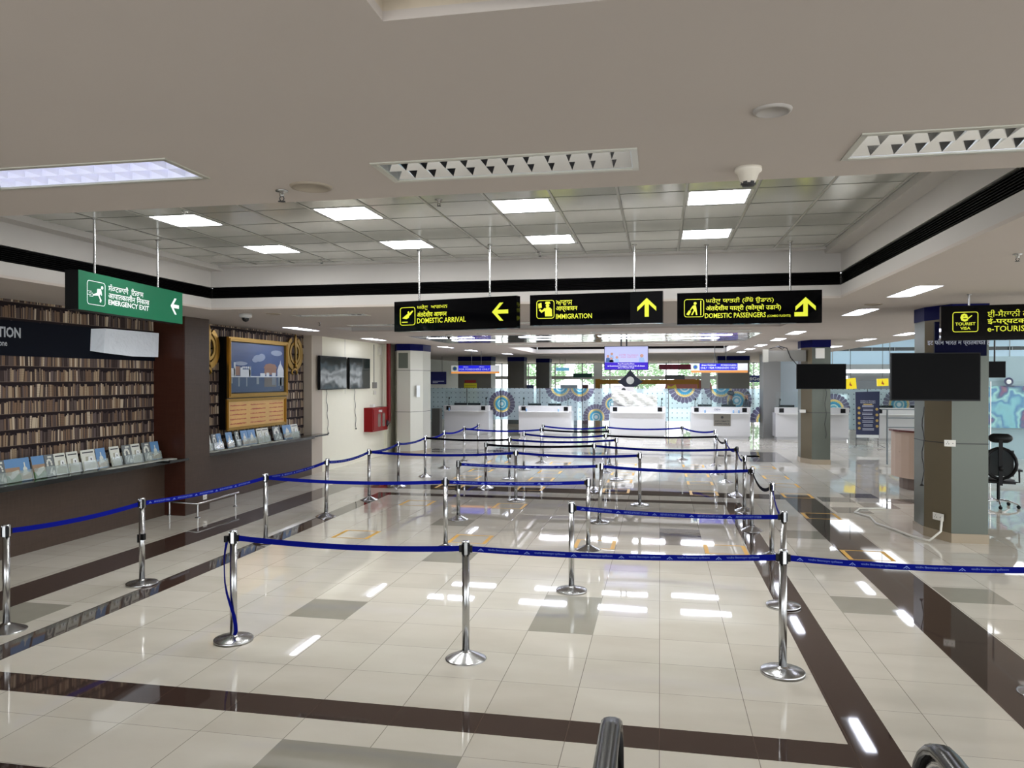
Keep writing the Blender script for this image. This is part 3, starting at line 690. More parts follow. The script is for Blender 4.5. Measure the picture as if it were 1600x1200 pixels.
for k in range(5): b.disc(fr, .58 + k * .065, .60, .025, 0.001, 0.006, 10)
b.rect(fr, .1, .405, Wd - .1, .425, 0.001, 0.0062)
b.cur = 4; b.rect(fr, 1.42, .46, 1.93, .60, 0.001, 0.0055); b.plate(fr, [(1.38, .60), (1.97, .60), (1.88, .68), (1.66, .70), (1.48, .68)], 0.001, 0.0055); b.rect(fr, .30, .44, .46, .62, 0.001, 0.0055)
b.cur = 5
for x0, x1, y0 in [(.12, .2, .28), (.40, .46, .22), (.70, .74, .22), (1.1, 1.2, .26), (1.74, 1.9, .24), (2.02, 2.24, .22), (2.1, 2.16, .15)]: b.rect(fr, x0, y0, x1, .40, 0.001, 0.0045)
b.cur = 6; b.rect(fr, 1.42, .2, 1.93, .40, 0.001, 0.0044)
b.build('picture', ms, t)
t = thing('framed_notice', 'gold framed orange board with red script below the picture', 'notice board', (-8.4, 13.38, 1.29))
fr = frame((0.172, 0, 0), (0, 1, 0)); Wd, Hd = 2.38, 0.62
b = MB(); gframe(b, fr, Wd, Hd, 0.06, 0.03); b.build('gold_frame', m_gold, t)
b = MB(); b.rect(fr, .055, .055, Wd - .055, Hd - .055, 0.004); b.build('board', M('orange_board', 214, 168, 96, 0.35, noise=0.25, nscale=2.5), t)
for c_ in range(3):
    for r_ in range(5):
        b = MB(); x = .14 + c_ * .76; y = .12 + r_ * .09; vs_ = []
        for k in range(31): vs_.append((x + k * .02, y - rnd.uniform(.002, .014)))
        for k in range(30, -1, -1): vs_.append((x + k * .02, y + rnd.uniform(.004, .018)))
        n_ = 31
        for k in range(n_ - 1): b.plate(fr, [vs_[k], vs_[k + 1], vs_[60 - k], vs_[61 - k]], 0.001, 0.004)
        b.build('script_line', M('red_script', 176, 84, 56, 0.5), t)
def khanda(y, z, s_, label):
    t = thing('gold_emblem', label, 'wall emblem', (-8.38, y, z))
    fr = frame((0, 0, 0), (0, 1, 0)); b = MB()
    def arc(cx, cy_, r, a0, a1, n=16): return [(cx + r * math.cos(R(a0 + (a1 - a0) * k / n)), cy_ + r * math.sin(R(a0 + (a1 - a0) * k / n))) for k in range(n + 1)]
    b.loop(fr, arc(0, .03, .25, 0, 360, 28)[:-1], arc(0, .03, .19, 0, 360, 28)[:-1], 0.03, 0.03)     # ring
    b.plate(fr, [(0, .46), (.05, .36), (.06, .26), (.03, .1), (.035, -.16), (0, -.2), (-.035, -.16), (-.03, .1), (-.06, .26), (-.05, .36)], 0.03, 0.055)
    b.lathe([(0.001, -.30), (.03, -.30), (.035, -.26), (.018, -.20)], 12, (0.07, 0, 0))
    b.build('ring_and_sword', m_gold, t)
    for sg in (-1, 1):
        o = arc(0, .02, .40, -75, 62, 20); i_ = arc(-.04, .04, .315, 60, -70, 20)
        q = MB(); pts = [(sg * x, yy) for x, yy in o + i_]
        if sg < 0: pts = pts[::-1]
        n = 21
        for k in range(n - 1):
            q4 = [o[k], o[k + 1], i_[n - 2 - k], i_[n - 1 - k]]; q4 = [(sg * x, yy) for x, yy in q4]
            q.plate(fr, q4 if sg > 0 else q4[::-1], 0.035, 0.02)
        q.tube([fr @ Vector((sg * x, yy, .04)) for x, yy in [(.09, -.38), (-.02, -.33), (-.10, -.36), (-.13, -.43), (-.08, -.46)]], 0.02, 8)
        q.build('curved_sword', m_gold, t)
khanda(12.95, 2.86, 0.8, 'gold emblem of ring and crossed swords left of the picture')
khanda(16.42, 2.87, 0.8, 'gold emblem of ring and crossed swords right of the picture')
# socket and guard rail at the brown pier
def socket(loc, u, w, h, label, name='wall_socket', holes_=True):
    t = thing(name, label, 'socket', loc); fr = frame((0, 0, 0), u)
    b = MB(); b.rect(fr, -w / 2, -h / 2, w / 2, h / 2, 0.012); b.rect(fr, -w / 2 + .006, -h / 2 + .006, w / 2 - .006, h / 2 - .006, 0.003, 0.012); b.build('plate', m_socket, t)
    b = MB()
    for dx, dy in ((-.2, .18), (-.3, -.1), (-.1, -.1), (.25, 0)): b.rect(fr, w * dx - .005, h * dy - .006, w * dx + .005, h * dy + .006, 0.001, 0.015)
    b.build('slots', m_slot, t)
socket((-7.82, 12.05, 0.24), (0, 1, 0), 0.10, 0.10, 'white socket low on the brown pier behind the steel rail')
t = thing('guard_rail', 'low steel guard rail around the foot of the brown pier', 'rail', (-7.5, 11.4, 0))
b = MB(); b.tube([(-0.62, 0.08, 0.235), (0.0, -0.06, 0.235), (0.0, 1.2, 0.245)], 0.019, 12); b.build('rail', m_steel, t)
for x, y in ((-0.6, 0.075), (0.0, -0.04), (0.0, 1.1)):
    b = MB(); b.tube([(0, 0, 0), (0, 0, 0.225)], 0.017, 10); b.lathe([(0.001, 0.0), (0.045, 0.0), (0.042, 0.012), (0.018, 0.02)], 14); b.build('leg', m_steel, t, (x, y, 0))
# wrapped wall screens
m_wrap = M('film_wrapped_screen', 8, 20, 22, 0.08, spec=0.55, bump=0.22, bscale=1.3)
for nm, y0, y1, lab in (('l', 17.27, 18.87, 'left one of two plastic wrapped screens on the cream wall'), ('r', 19.05, 20.52, 'right one of two plastic wrapped screens on the cream wall')):
    t = thing('wall_screen', lab, 'screen', (-8.2, y0, 2.03), 0, 'film wrapped wall screens')
    b = MB(); b.box(0.04, 0.10, 0, y1 - y0, 0, 0.84); b.box(0.0, 0.04, 0.3, y1 - y0 - 0.3, 0.2, 0.6); b.build('casing', m_blackp, t)
    b = MB(); b.box(0.10, 0.104, 0.02, y1 - y0 - 0.02, 0.02, 0.82); b.build('screen', m_wrap, t)
    b = MB(); pts = [(0.03, 0.5 + 0.03 * math.sin(k * 1.7) + 0.01 * k, 0.02 - k * 0.10) for k in range(12)]; b.tube(pts, 0.007, 6); b.box(0.02, 0.05, pts[-1][1] - .02, pts[-1][1] + .02, pts[-1][2] - .03, pts[-1][2])
    b.build('power_cord', m_cable_k, t)
t = thing('fire_hose_cabinet', 'red metal fire hose cabinet with two glass slots on cream wall', 'fire cabinet', (-8.2, 20.3, 0.80))
b = MB(); b.box(0, 0.26, 0, 1.2, 0, 0.68); b.build('body', m_red, t)
b = MB(); b.box(0.26, 0.272, 0.06, 1.14, 0.05, 0.63); b.build('door', m_red, t)
for y0 in (0.38, 0.74):
    b = MB(); b.box(0.272, 0.276, y0, y0 + 0.22, 0.12, 0.5); b.build('window', M('cabinet_window', 108, 90, 82, 0.15), t)
b = MB(); text(b, frame((0.274, 0, 0), (0, 1, 0)), 'FIRE', .45, .54, .72, .60, 0.001); b.build('lettering', m_white, t)
b = MB(); b.box(0, 0.1, 0.45, 0.6, 0.68, 0.76); b.build('junction_box', m_socket, t)
t = thing('fire_pipe', 'dark red riser pipe beside the grey clad column on the left', 'pipe', (-7.95, 21.62, 0.98))
b = MB(); b.tube([(0, 0, 2.37), (0, 0, 0.12), (0.0, -0.04, 0.02)], 0.065, 14); b.build('riser', m_dred, t)
b = MB(); b.lathe([(0.001, -0.12), (0.075, -0.12), (0.08, -0.04), (0.05, 0.0), (0.05, 0.05)], 14, (0, -0.1, 0.02), 'y'); b.tube([(0, -0.05, 0.03), (0.0, -0.22, -0.06)], 0.06, 10); b.build('valve', M('valve_dark', 52, 22, 24, 0.4), t)
b = MB(); b.lathe([(0.07, -0.01), (0.09, 0.0), (0.07, 0.01), (0.055, 0.0)], 18, (0.0, -0.26, 0.03), 'y'); b.build('hand_wheel', m_slot, t)
t = thing('surface_conduit', 'grey conduit with switches running up the cream wall', 'conduit', (-8.2, 21.05, 2.0))
b = MB(); b.box(0, 0.02, -0.015, 0.015, 0.2, 1.3); b.build('conduit', M('grey_conduit', 150, 148, 138, 0.6), t)
b = MB(); b.box(0, 0.05, -0.12, 0.14, 0.03, 0.2); b.build('switch_box', M('grey_box', 128, 126, 120, 0.5), t)
b = MB(); b.box(0, 0.04, -0.05, 0.1, -0.16, -0.04); b.build('socket_box', M('pale_box', 206, 202, 190, 0.5), t)
b = MB(); b.box(-8.2, -8.12, 21.38, 21.52, 3.0, 3.24)
tag(b.build('wall_speaker', M('pale_box', 206, 202, 190, 0.5)), 'small pale wall speaker near the top of the cream wall', 'speaker')

# ------------------------------------------------------------ columns
def column(name, pts, label, panel, seams=(1.385,), band_top=True, brown=False):
    cx = sum(p[0] for p in pts) / len(pts); cy_ = sum(p[1] for p in pts) / len(pts)
    t = thing(name, label, 'column', (cx, cy_, 0)); P_ = [(x - cx, y - cy_) for x, y in pts]
    def off(d): 
        return [(x * (1 + d / max(0.2, math.hypot(x, y))), y * (1 + d / max(0.2, math.hypot(x, y)))) for x, y in P_]
    zt = ZS
    if brown:
        b = MB(); n = len(P_); b.prism(P_, 0, zt)
        b.mi = [1 if i == 2 else 0 for i in range(len(b.f))]; b.build('cladding', [panel, m_acpb], t)  # chamfer face of the grey cladding coloured brown to stand for a reflection
    else:
        b = MB(); b.prism(P_, 0, zt); b.build('cladding', panel, t)
    b = MB(); b.prism(off(0.015), 0, 0.13); b.build('plinth', m_plinth, t)
    if band_top: b = MB(); b.prism(off(0.01), zt - 0.2, zt - 0.001); b.build('top_band', m_blueb, t)
    for z in seams: b = MB(); b.prism(off(0.004), z, z + 0.012); b.build('seam', m_slot, t)
    return t
colp = [(3.82, 12.15), (4.02, 11.66), (4.49, 11.66), (4.49, 13.0), (4.02, 13.0), (3.82, 12.6)]
c1 = column('clad_column', colp, 'nearest grey clad column at the right with a screen on it', m_acp, brown=True)
c2 = column('clad_column', [(x, y + 10.0) for x, y in colp], 'second grey clad column from the camera with a screen bracket', m_acp, brown=True)
c3 = column('clad_column', [(-7.95, 22.2), (-7.75, 21.8), (-7.33, 21.8), (-7.1, 22.3), (-7.1, 23.1), (-7.33, 23.5), (-7.95, 23.5)], 'pale clad column against the cream wall beside the red pipe', m_acpl, (1.3, 2.55))
q = MB()
for x0, x1 in ((-0.20, 0.10),): q.rect(frame((0, -0.806, 0), (1, 0, 0)), x0, 2.62, x1, 3.08, 0.004)
q.build('inset_panel', m_acp, c3)
q = MB(); q.box(0.30, 0.305, -0.48, -0.42, 1.65, 2.0); q.rect(frame((0.265, -0.68, 0), (0.42, 0.9, 0)), 0.05, 1.75, 0.2, 2.1, 0.004, 0.03); q.build('notice_sheet', m_white, c3)
column('clad_column', [(-9.4, 35), (-7.8, 35), (-7.8, 36), (-9.4, 36)], 'dark clad column behind the first counter with a yellow notice', M('dark_composite', 104, 102, 92, 0.35), (1.1, 2.6))
column('clad_column', [(-7.2, 36), (-6.4, 36), (-6.4, 36.8), (-7.2, 36.8)], 'dark distant column above the mandala screen, left one', M('dark_composite2', 84, 80, 70, 0.35))
column('clad_column', [(-6.3, 39), (-5.6, 39), (-5.6, 39.8), (-6.3, 39.8)], 'dark distant column above the mandala screen, slimmer one', M('dark_composite2', 84, 80, 70, 0.35))
column('clad_column', [(2.6, 36), (4.0, 36), (4.0, 37), (2.6, 37)], 'grey column behind the right blue queue board', M('dark_composite', 104, 102, 92, 0.35))
b = MB(); b.box(3.96, 4.6, 31, 32.2, 0, 3.28); struct('wall_partition', b, M('partition_grey', 126, 126, 124, 0.4))
b = MB(); b.box(4.6, 5.9, 31.5, 31.6, 0, 3.1); struct('wall_partition_pale', b, M('pale_panel', 176, 190, 200, 0.35))

# ------------------------------------------------------------ column mounted screens
def wide_screen(loc, w, h, label, rz=0):
    t = thing('mounted_screen', label, 'screen', loc, rz)
    b = MB(); b.box(-w / 2, w / 2, -0.03, 0.03, 0, h); b.box(-w / 4, w / 4, 0.03, 0.07, h * .2, h * .8); b.build('casing', m_blackp, t)
    b = MB(); b.box(-w / 2 + .012, w / 2 - .012, -0.034, -0.03, 0.02, h - .012); b.build('screen', m_scr, t)
    b = MB(); b.box(-0.04, 0.04, 0.05, 0.45, h * .4, h * .6); b.build('bracket', m_blackp, t)
    return t
s1 = wide_screen((3.68, 11.3, 2.0), 1.13, 0.655, 'large black screen on the nearest grey column', R(1.5))
b = MB(); pts = [(0.10 - 0.42 + 0.015 * math.sin(k * 1.3), 0.30, 0.0 - k * 0.09) for k in range(1, 14)]
b.tube(pts, 0.007, 6); b.lathe([(0.012, 0.0), (0.03, -0.03), (0.001, -0.032)], 10, (pts[-1][0], pts[-1][1], pts[-1][2])); 
q = b.build('power_cord', m_cable_k, s1); q.location = (0.28, 0, 0)
s2 = wide_screen((4.02, 20.5, 2.04), 1.19, 0.64, 'black screen on the second grey column')
b = MB(); pts = [(-0.30 + 0.02 * math.sin(k * 1.1), 1.02, 0.0 - k * 0.095) for k in range(0, 15)]; b.tube(pts, 0.009, 6); q = b.build('power_cord', m_cable_k, s2); q.location = (0.62, 0, 0)
b = MB(); b.box(-0.03, 0.03, 0.3, 1.15, 0.3, 0.36); b.build('wall_arm', m_blackp, s2)
b = MB(); text(b, frame((3.50, 11.62, 2.695), (1, 0.0, 0)), 'ਾਇਟ ਫੋਨ'.join(['', '']) if False else 'इट फोन भारत में प्रितबंिधत है', 0.18, 0.0, 0.98, 0.10, 0.0, 0.01)
bb = MB(); bb.box(3.78, 4.44, 11.60, 11.645, 2.62, 3.10)
t = thing('notice_board', 'navy notice with pale script above the large black screen', 'notice', (0, 0, 0)); bb.build('board', M('navy_notice', 4, 6, 40, 0.5, spec=0.06), t); b.build('lettering', M('pale_script', 180, 184, 200, 0.5), t)
for ch in t.children: ch.location = (-4.1, -11.6, -2.6)
t.location = (4.1, 11.6, 2.6)
t.children[1].location = (-4.1 + 0.0, -11.6 - 0.03, -2.6 + 0.06)
socket((3.985, 11.62, 1.40), (0.95, -0.3, 0), 0.14, 0.09, 'white socket on the near column crossing the dark seam')
socket((3.915, 11.84, 0.33), (0.38, -0.93, 0), 0.20, 0.10, 'double white socket low on the near column')
b = MB(); b.tube([(3.93, 11.75, 0.33), (3.87, 11.62, 0.16), (3.72, 11.6, 0.03), (3.60, 11.9, 0.018), (3.50, 12.4, 0.018), (3.36, 12.9, 0.018), (3.42, 13.5, 0.018), (3.28, 13.9, 0.018), (3.45, 14.3, 0.018), (3.9, 14.4, 0.018)], 0.016, 8)
tag(b.build('white_cable', m_cable_w), 'thick white cable trailing on the floor from the near column socket', 'cable')
b = MB(); b.box(3.76, 3.90, 21.85, 22.0, 1.38, 1.46)
tag(b.build('extension_block', m_socket), 'small white extension block on the second column', 'socket')
# projecting light box on the second column
t = thing('projecting_lightbox', 'grey projecting sign box with tangled cable on the second column', 'sign box', (3.3, 21.9, 2.78))
b = MB(); b.box(-0.45, 0.6, -0.06, 0.06, 0, 0.3); b.build('box', M('box_grey', 120, 118, 110, 0.4), t)
b = MB(); b.box(-0.52, -0.38, -0.07, 0.07, -0.02, 0.33); b.build('end_cap', m_acpl, t)
b = MB(); b.tube([(-0.35, -0.02, 0.34), (-0.1, -0.03, 0.42), (0.05, 0, 0.38), (0.0, 0.02, 0.33), (-0.15, -0.06, 0.40), (0.1, -0.07, 0.36), (0.2, -0.08, 0.1), (0.35, -0.08, -0.08)], 0.012, 6); b.build('cable', m_cable_k, t)
b = MB(); b.box(4.1, 4.32, 21.56, 21.65, 2.85, 3.12); tag(b.build('switch_panel', m_socket), 'square white switch panel near the top of the second column', 'switch box')

# ------------------------------------------------------------ hanging signs
def arrow(b, fr, cx, cy_, s_, d, h=0.004, z=0.004):
    # broad arrow with swept head; d = 'left' or 'up'
    w = 0.17 * s_
    head = [(0, .5), (.5, .02), (.5, -.2), (.11, .17), (.11, -.5), (-.11, -.5), (-.11, .17), (-.5, -.2), (-.5, .02)]
    pts = [(x * s_, y * s_) for x, y in head]
    if d == 'left': pts = [(-y, x) for x, y in pts]
    for seg in ([0, 1, 2, 3], [0, 6, 7, 8], [0, 3, 4, 5, 6]):
        P_ = [pts[i] for i in seg]
        b.plate(fr, [(cx + x, cy_ + y) for x, y in P_], h, z)
def sign(name, label, p0, p1, zb, L, H_, mat_body, mat_text, poles, zpole, rows, arrow_=None, pict=None, face=None, box=None, divider=None, thick=0.10):
    u = Vector((p1[0] - p0[0], p1[1] - p0[1], 0)).normalized()
    t = thing(name, label, 'hanging sign', (p0[0], p0[1], zb), 0)
    n = u.cross(Vector((0, 0, 1)))
    fr = frame((0, 0, 0), u)
    b = MB(); b.rect(fr, 0, 0, L, H_, thick, -thick); b.build('housing', mat_body, t)
    if face: b = MB(); b.rect(fr, 0.0, 0.0, L, H_, 0.003, 0.0); b.build('face', face, t)
    b = MB()
    for body, a, v0, c_, v1, bold in rows: text(b, fr, body, a * L, v0 * H_, c_ * L, v1 * H_, 0.005, bold)
    b.build('lettering', mat_text, t)
    if pict:
        b = MB(); pict(b, fr, L, H_); b.build('pictogram', mat_text, t)
    if arrow_:
        b = MB()
        if arrow_[0] == 'bent':
            cx, cy_, s_ = arrow_[1] * L, arrow_[2] * H_, arrow_[3]
            arrow(b, fr, cx, cy_, s_, 'up'); b.rect(fr, cx - .55 * s_, cy_ - .5 * s_, cx - .11 * s_, cy_ - .28 * s_, 0.004, 0.004)
        else: arrow(b, fr, arrow_[1] * L, arrow_[2] * H_, arrow_[3], arrow_[0])
        b.build('arrow', mat_text, t)
    if divider: b = MB(); b.rect(fr, divider * L, 0.0, L, H_, 0.002, 0.001); b.build('end_panel', M('matt_black', 5, 5, 6, 0.5, spec=0.05), t)
    for k, f_ in enumerate(poles):
        b = MB(); q = fr @ Vector((f_ * L, 0, -thick / 2)); b.tube([(q.x, q.y, H_), (q.x, q.y, zpole - zb)], 0.013, 10)
        b.lathe([(0.001, 0), (0.03, 0), (0.03, -0.008), (0.013, -0.012)], 12, (q.x, q.y, zpole - zb)); b.build('rod', m_steel, t)
    return t
def pic_plane(b, fr, L, H_):
    x0, y0, s_ = .053 * L, .20 * H_, .60 * H_; b.rrect_ring(fr, x0, y0, x0 + s_ * 1.0, y0 + s_, .035, .008, z=0.003)
    b.plate(fr, [(x0 + s_ * a, y0 + s_ * c_) for a, c_ in [(.15, .40), (.42, .34), (.58, .42), (.62, .55), (.50, .52)]], 0.003, 0.004)
    b.plate(fr, [(x0 + s_ * a, y0 + s_ * c_) for a, c_ in [(.50, .42), (.72, .60), (.88, .78), (.80, .80), (.62, .66), (.58, .78), (.50, .74), (.52, .58), (.15, .40)][:8]], 0.003, 0.0045)
    b.plate(fr, [(x0 + s_ * a, y0 + s_ * c_) for a, c_ in [(.15, .40), (.50, .42), (.60, .60), (.48, .62)]], 0.003, 0.005)
    b.rect(fr, x0 + s_ * .12, y0 + s_ * .15, x0 + s_ * .5, y0 + s_ * .2, 0.003, 0.004)
def pic_officer(b, fr, L, H_):
    x0, y0, s_ = .053 * L, .22 * H_, .60 * H_; b.rrect_ring(fr, x0, y0, x0 + s_, y0 + s_, .035, .008, z=0.003)
    g = lambda L_: [(x0 + s_ * a, y0 + s_ * c_) for a, c_ in L_]
    b.disc(fr, x0 + s_ * .62, y0 + s_ * .70, s_ * .10, 0.003, 0.004, 14); b.plate(fr, g([(.48, .80), (.78, .80), (.74, .92), (.52, .92)]), 0.003, 0.0045)
    b.plate(fr, g([(.48, .12), (.88, .12), (.86, .50), (.74, .60), (.54, .60), (.46, .50)]), 0.003, 0.004)
    b.plate(fr, g([(.50, .52), (.46, .42), (.28, .32), (.14, .46), (.20, .54), (.30, .44), (.46, .58)]), 0.003, 0.005)
    b.plate(fr, g([(.12, .56), (.30, .60), (.28, .86), (.10, .82)]), 0.003, 0.0045)
def pic_walk(b, fr, L, H_):
    x0, y0, s_ = .05 * L, .23 * H_, .57 * H_; b.rrect_ring(fr, x0, y0, x0 + s_ * 1.08, y0 + s_, .035, .007, z=0.003)
    g = lambda L_: [(x0 + s_ * a, y0 + s_ * c_) for a, c_ in L_]
    b.disc(fr, x0 + s_ * .60, y0 + s_ * .76, s_ * .08, 0.003, 0.004, 14)
    b.plate(fr, g([(.50, .66), (.64, .66), (.68, .42), (.54, .38), (.46, .50)]), 0.003, 0.004)
    b.plate(fr, g([(.54, .42), (.62, .40), (.52, .24), (.46, .12), (.38, .12), (.46, .28)]), 0.003, 0.0045)
    b.plate(fr, g([(.56, .42), (.68, .42), (.70, .26), (.72, .12), (.64, .12), (.62, .26)]), 0.003, 0.005)
    b.plate(fr, g([(.48, .64), (.52, .58), (.42, .46), (.36, .36), (.31, .38), (.38, .52)]), 0.003, 0.0055)
    b.plate(fr, g([(.26, .38), (.38, .32), (.26, .10), (.12, .16)]), 0.003, 0.004)
    b.rect(fr, x0 + s_ * .88, y0 + s_ * .1, x0 + s_ * .93, y0 + s_ * .9, 0.003, 0.004)
def pic_run(b, fr, L, H_):
    x0, y0, s_ = .065 * L, .17 * H_, .62 * H_; b.rrect_ring(fr, x0, y0, x0 + s_ * 1.25, y0 + s_, .035, .005, z=0.003)
    g = lambda L_: [(x0 + s_ * 1.25 * a, y0 + s_ * c_) for a, c_ in L_]
    b.disc(fr, x0 + s_ * 1.03, y0 + s_ * .78, s_ * .07, 0.003, 0.004, 14)
    b.plate(fr, g([(.56, .70), (.74, .72), (.78, .60), (.66, .42), (.52, .44)]), 0.003, 0.004)
    b.plate(fr, g([(.56, .50), (.66, .44), (.78, .24), (.74, .14), (.68, .16), (.70, .26)]), 0.003, 0.0045)
    b.plate(fr, g([(.54, .52), (.58, .42), (.40, .40), (.30, .38), (.30, .44), (.40, .47)]), 0.003, 0.005)
    b.plate(fr, g([(.72, .66), (.77, .60), (.80, .46), (.76, .44), (.73, .54)]), 0.003, 0.0055)
    for k, (a, c_) in enumerate(((.03, .54), (.10, .47), (.02, .40), (.12, .34))): b.rect(fr, x0 + s_ * 1.25 * a, y0 + s_ * c_, x0 + s_ * 1.25 * (a + .2), y0 + s_ * (c_ + .02), 0.003, 0.004)
def pic_visa(b, fr, L, H_):
    x0, y0, s_ = .068 * L, .24 * H_, .58 * H_; b.rrect_ring(fr, x0, y0, x0 + s_ * 1.12, y0 + s_, .03, .008, z=0.003)
    text(b, fr, 'e', x0 + s_ * .34, y0 + s_ * .52, x0 + s_ * .68, y0 + s_ * .92, 0.005, 0.03)
    b.plate(fr, [(x0 + s_ * .60, y0 + s_ * .56), (x0 + s_ * .86, y0 + s_ * .80), (x0 + s_ * .84, y0 + s_ * .84), (x0 + s_ * .58, y0 + s_ * .62)], 0.003, 0.003)
    text(b, fr, 'TOURIST', x0 + s_ * .12, y0 + s_ * .33, x0 + s_ * 1.0, y0 + s_ * .48, 0.005, 0.02)
    text(b, fr, 'VISA', x0 + s_ * .34, y0 + s_ * .12, x0 + s_ * .78, y0 + s_ * .26, 0.005, 0.02)
sign('direction_sign', 'black sign with yellow DOMESTIC ARRIVAL and a left arrow', (-3.493, 9.72), (-1.731, 9.245), 2.93, 1.82, 0.40, m_signk, m_yel, (.20, .78), 4.0,
     [('ਘਰੇਲੂ  ਆਗਮਨ', .20, .68, .455, .86, .0), ('अंतदेशीय आगमन', .20, .45, .45, .65, .014), ('DOMESTIC ARRIVAL', .20, .25, .605, .42, .009)], ('left', .875, .52, 0.225), pic_plane)
sign('direction_sign', 'glossy black sign with yellow IMMIGRATION and an up arrow', (-1.676, 9.867), (0.038, 9.69), 2.998, 1.72, 0.40, m_signk, m_yel, (.20, .79), 4.0,
     [('ਆਵਾਸ', .205, .64, .33, .80, .0), ('आप्रवासन', .205, .42, .37, .60, .012), ('IMMIGRATION', .205, .20, .48, .36, .008)], ('up', .885, .50, 0.235), pic_officer, divider=.765)
sign('direction_sign', 'black sign with yellow DOMESTIC PASSENGERS and a bent up arrow', (0.215, 9.93), (1.94, 9.857), 2.99, 1.73, 0.40, m_signk, m_yel, (.21, .79), 4.0,
     [('ਘਰੇਲੂ ਯਾਤਰੀ (ਕੌਂਬੋ ਉਡਾਨ)', .205, .62, .675, .83, .0), ('अंतदेशीय यात्री (कोम्बो उडाने)', .205, .38, .725, .60, .014), ('DOMESTIC PASSENGERS', .198, .19, .622, .345, .009), ('(COMBO FLIGHTS)', .632, .175, .79, .26, .008)], ('bent', .89, .49, 0.235), pic_walk)
sign('direction_sign', 'black sign with yellow e-TOURIST VISA at the right edge', (3.44, 10.345), (4.318, 10.22), 2.775, 1.85, 0.43, m_signk, m_yel, (.17, .8), ZS,
     [('ਈ-ਸੈਲਾਨੀ ਰਾਹਦਾਰੀ / ਈ', .272, .66, .72, .86, .0), ('ई-पर्यटक वीज़ा / ई', .272, .42, .70, .64, .014), ('e-TOURIST VISA / e-T', .272, .24, .74, .40, .009)], None, pic_visa)
sign('exit_sign', 'green EMERGENCY EXIT sign with running figure and left arrow', (-5.775, 6.73), (-6.032, 8.82), 3.005, 2.10, 0.40, m_blackp, m_white, (.18, .78), 4.0,
     [('ਸੰਕਟਕਾਲੀ  ਿਨਕਾਸ', .24, .61, .565, .80, .0), ('आपातकालीन िनकास', .24, .41, .625, .60, .006), ('EMERGENCY EXIT', .24, .24, .62, .38, .015)], ('left', .905, .52, 0.2), pic_run, face=m_green, thick=0.14)

# ------------------------------------------------------------ queue stanchions
PH = 0.965
def base_mb(kind):
    b = MB()
    if kind == 0: b.lathe([(0.001, 0), (0.168, 0), (0.168, 0.022), (0.162, 0.027), (0.06, 0.048), (0.036, 0.052), (0.034, 0.06), (0.001, 0.06)], 40)
    else: b.lathe([(0.001, 0), (0.168, 0), (0.170, 0.004), (0.160, 0.010), (0.055, 0.058), (0.036, 0.066), (0.034, 0.072), (0.001, 0.072)], 40)
    return b.mesh('base', m_steel)
bases = [base_mb(0), base_mb(1)]
b = MB(); b.lathe([(0.001, 0.05), (0.0305, 0.05), (0.0305, PH - 0.10), (0.001, PH - 0.10)], 20); post_me = b.mesh('pole', m_steel)
b = MB(); b.lathe([(0.001, PH - 0.10), (0.0318, PH - 0.10), (0.0318, PH - 0.006), (0.001, PH - 0.006)], 20)
for k in range(4): b.obox(Matrix.Rotation(k * PI / 2 + PI / 4, 4, 'Z') @ Matrix.Translation((0.032, 0, PH - 0.06)), 0.012, 0.022, 0.085)
head_me = b.mesh('cassette', m_blackp)
b = MB(); b.lathe([(0.001, PH - 0.004), (0.034, PH - 0.006), (0.035, PH - 0.002), (0.030, PH + 0.004), (0.001, PH + 0.005)], 20)
for k in range(4):
    b.obox(Matrix.Rotation(k * PI / 2, 4, 'Z') @ Matrix.Translation((0.030, 0, PH - 0.055)), 0.009, 0.026, 0.096)
cap_me = b.mesh('cap', m_chrome)
PO = dict(P1=(-5.863, 5.941), P2=(-5.688, 7.566), P3=(-5.451, 9.86), P4=(-5.479, 11.889), P5=(-5.43, 13.70), P6=(-5.50, 15.55), P7=(-5.42, 17.2), P8=(-5.45, 18.9), P9=(-5.36, 20.6), P10=(-5.32, 22.1),
 P11=(-3.375, 22.18), P12=(-3.174, 20.57), P13=(-3.364, 18.9), P14=(-1.505, 22.0), P15=(-1.307, 20.3), P16=(-1.303, 18.75), P17=(-0.969, 17.44), P18=(-1.341, 15.84), P19=(-2.657, 14.07), P20=(-0.356, 14.0),
 P21=(-0.95, 12.19), P22=(-0.944, 10.244), P23=(-2.843, 9.93), P24=(-3.234, 12.05), P25=(-3.61, 15.69), P26=(-3.38, 17.1), P27=(-0.936, 8.2), P28=(0.945, 6.229), P29=(-1.563, 6.061), P30=(-3.674, 6.088),
 P31=(1.227, 8.055), P32=(1.424, 10.29), P33=(1.37, 12.015), P34=(1.45, 13.80), P35=(1.492, 15.6), P36=(1.438, 17.475), P37=(1.34, 18.9), P38=(1.431, 20.77), P39=(0.628, 22.15), P40=(2.75, 6.171))
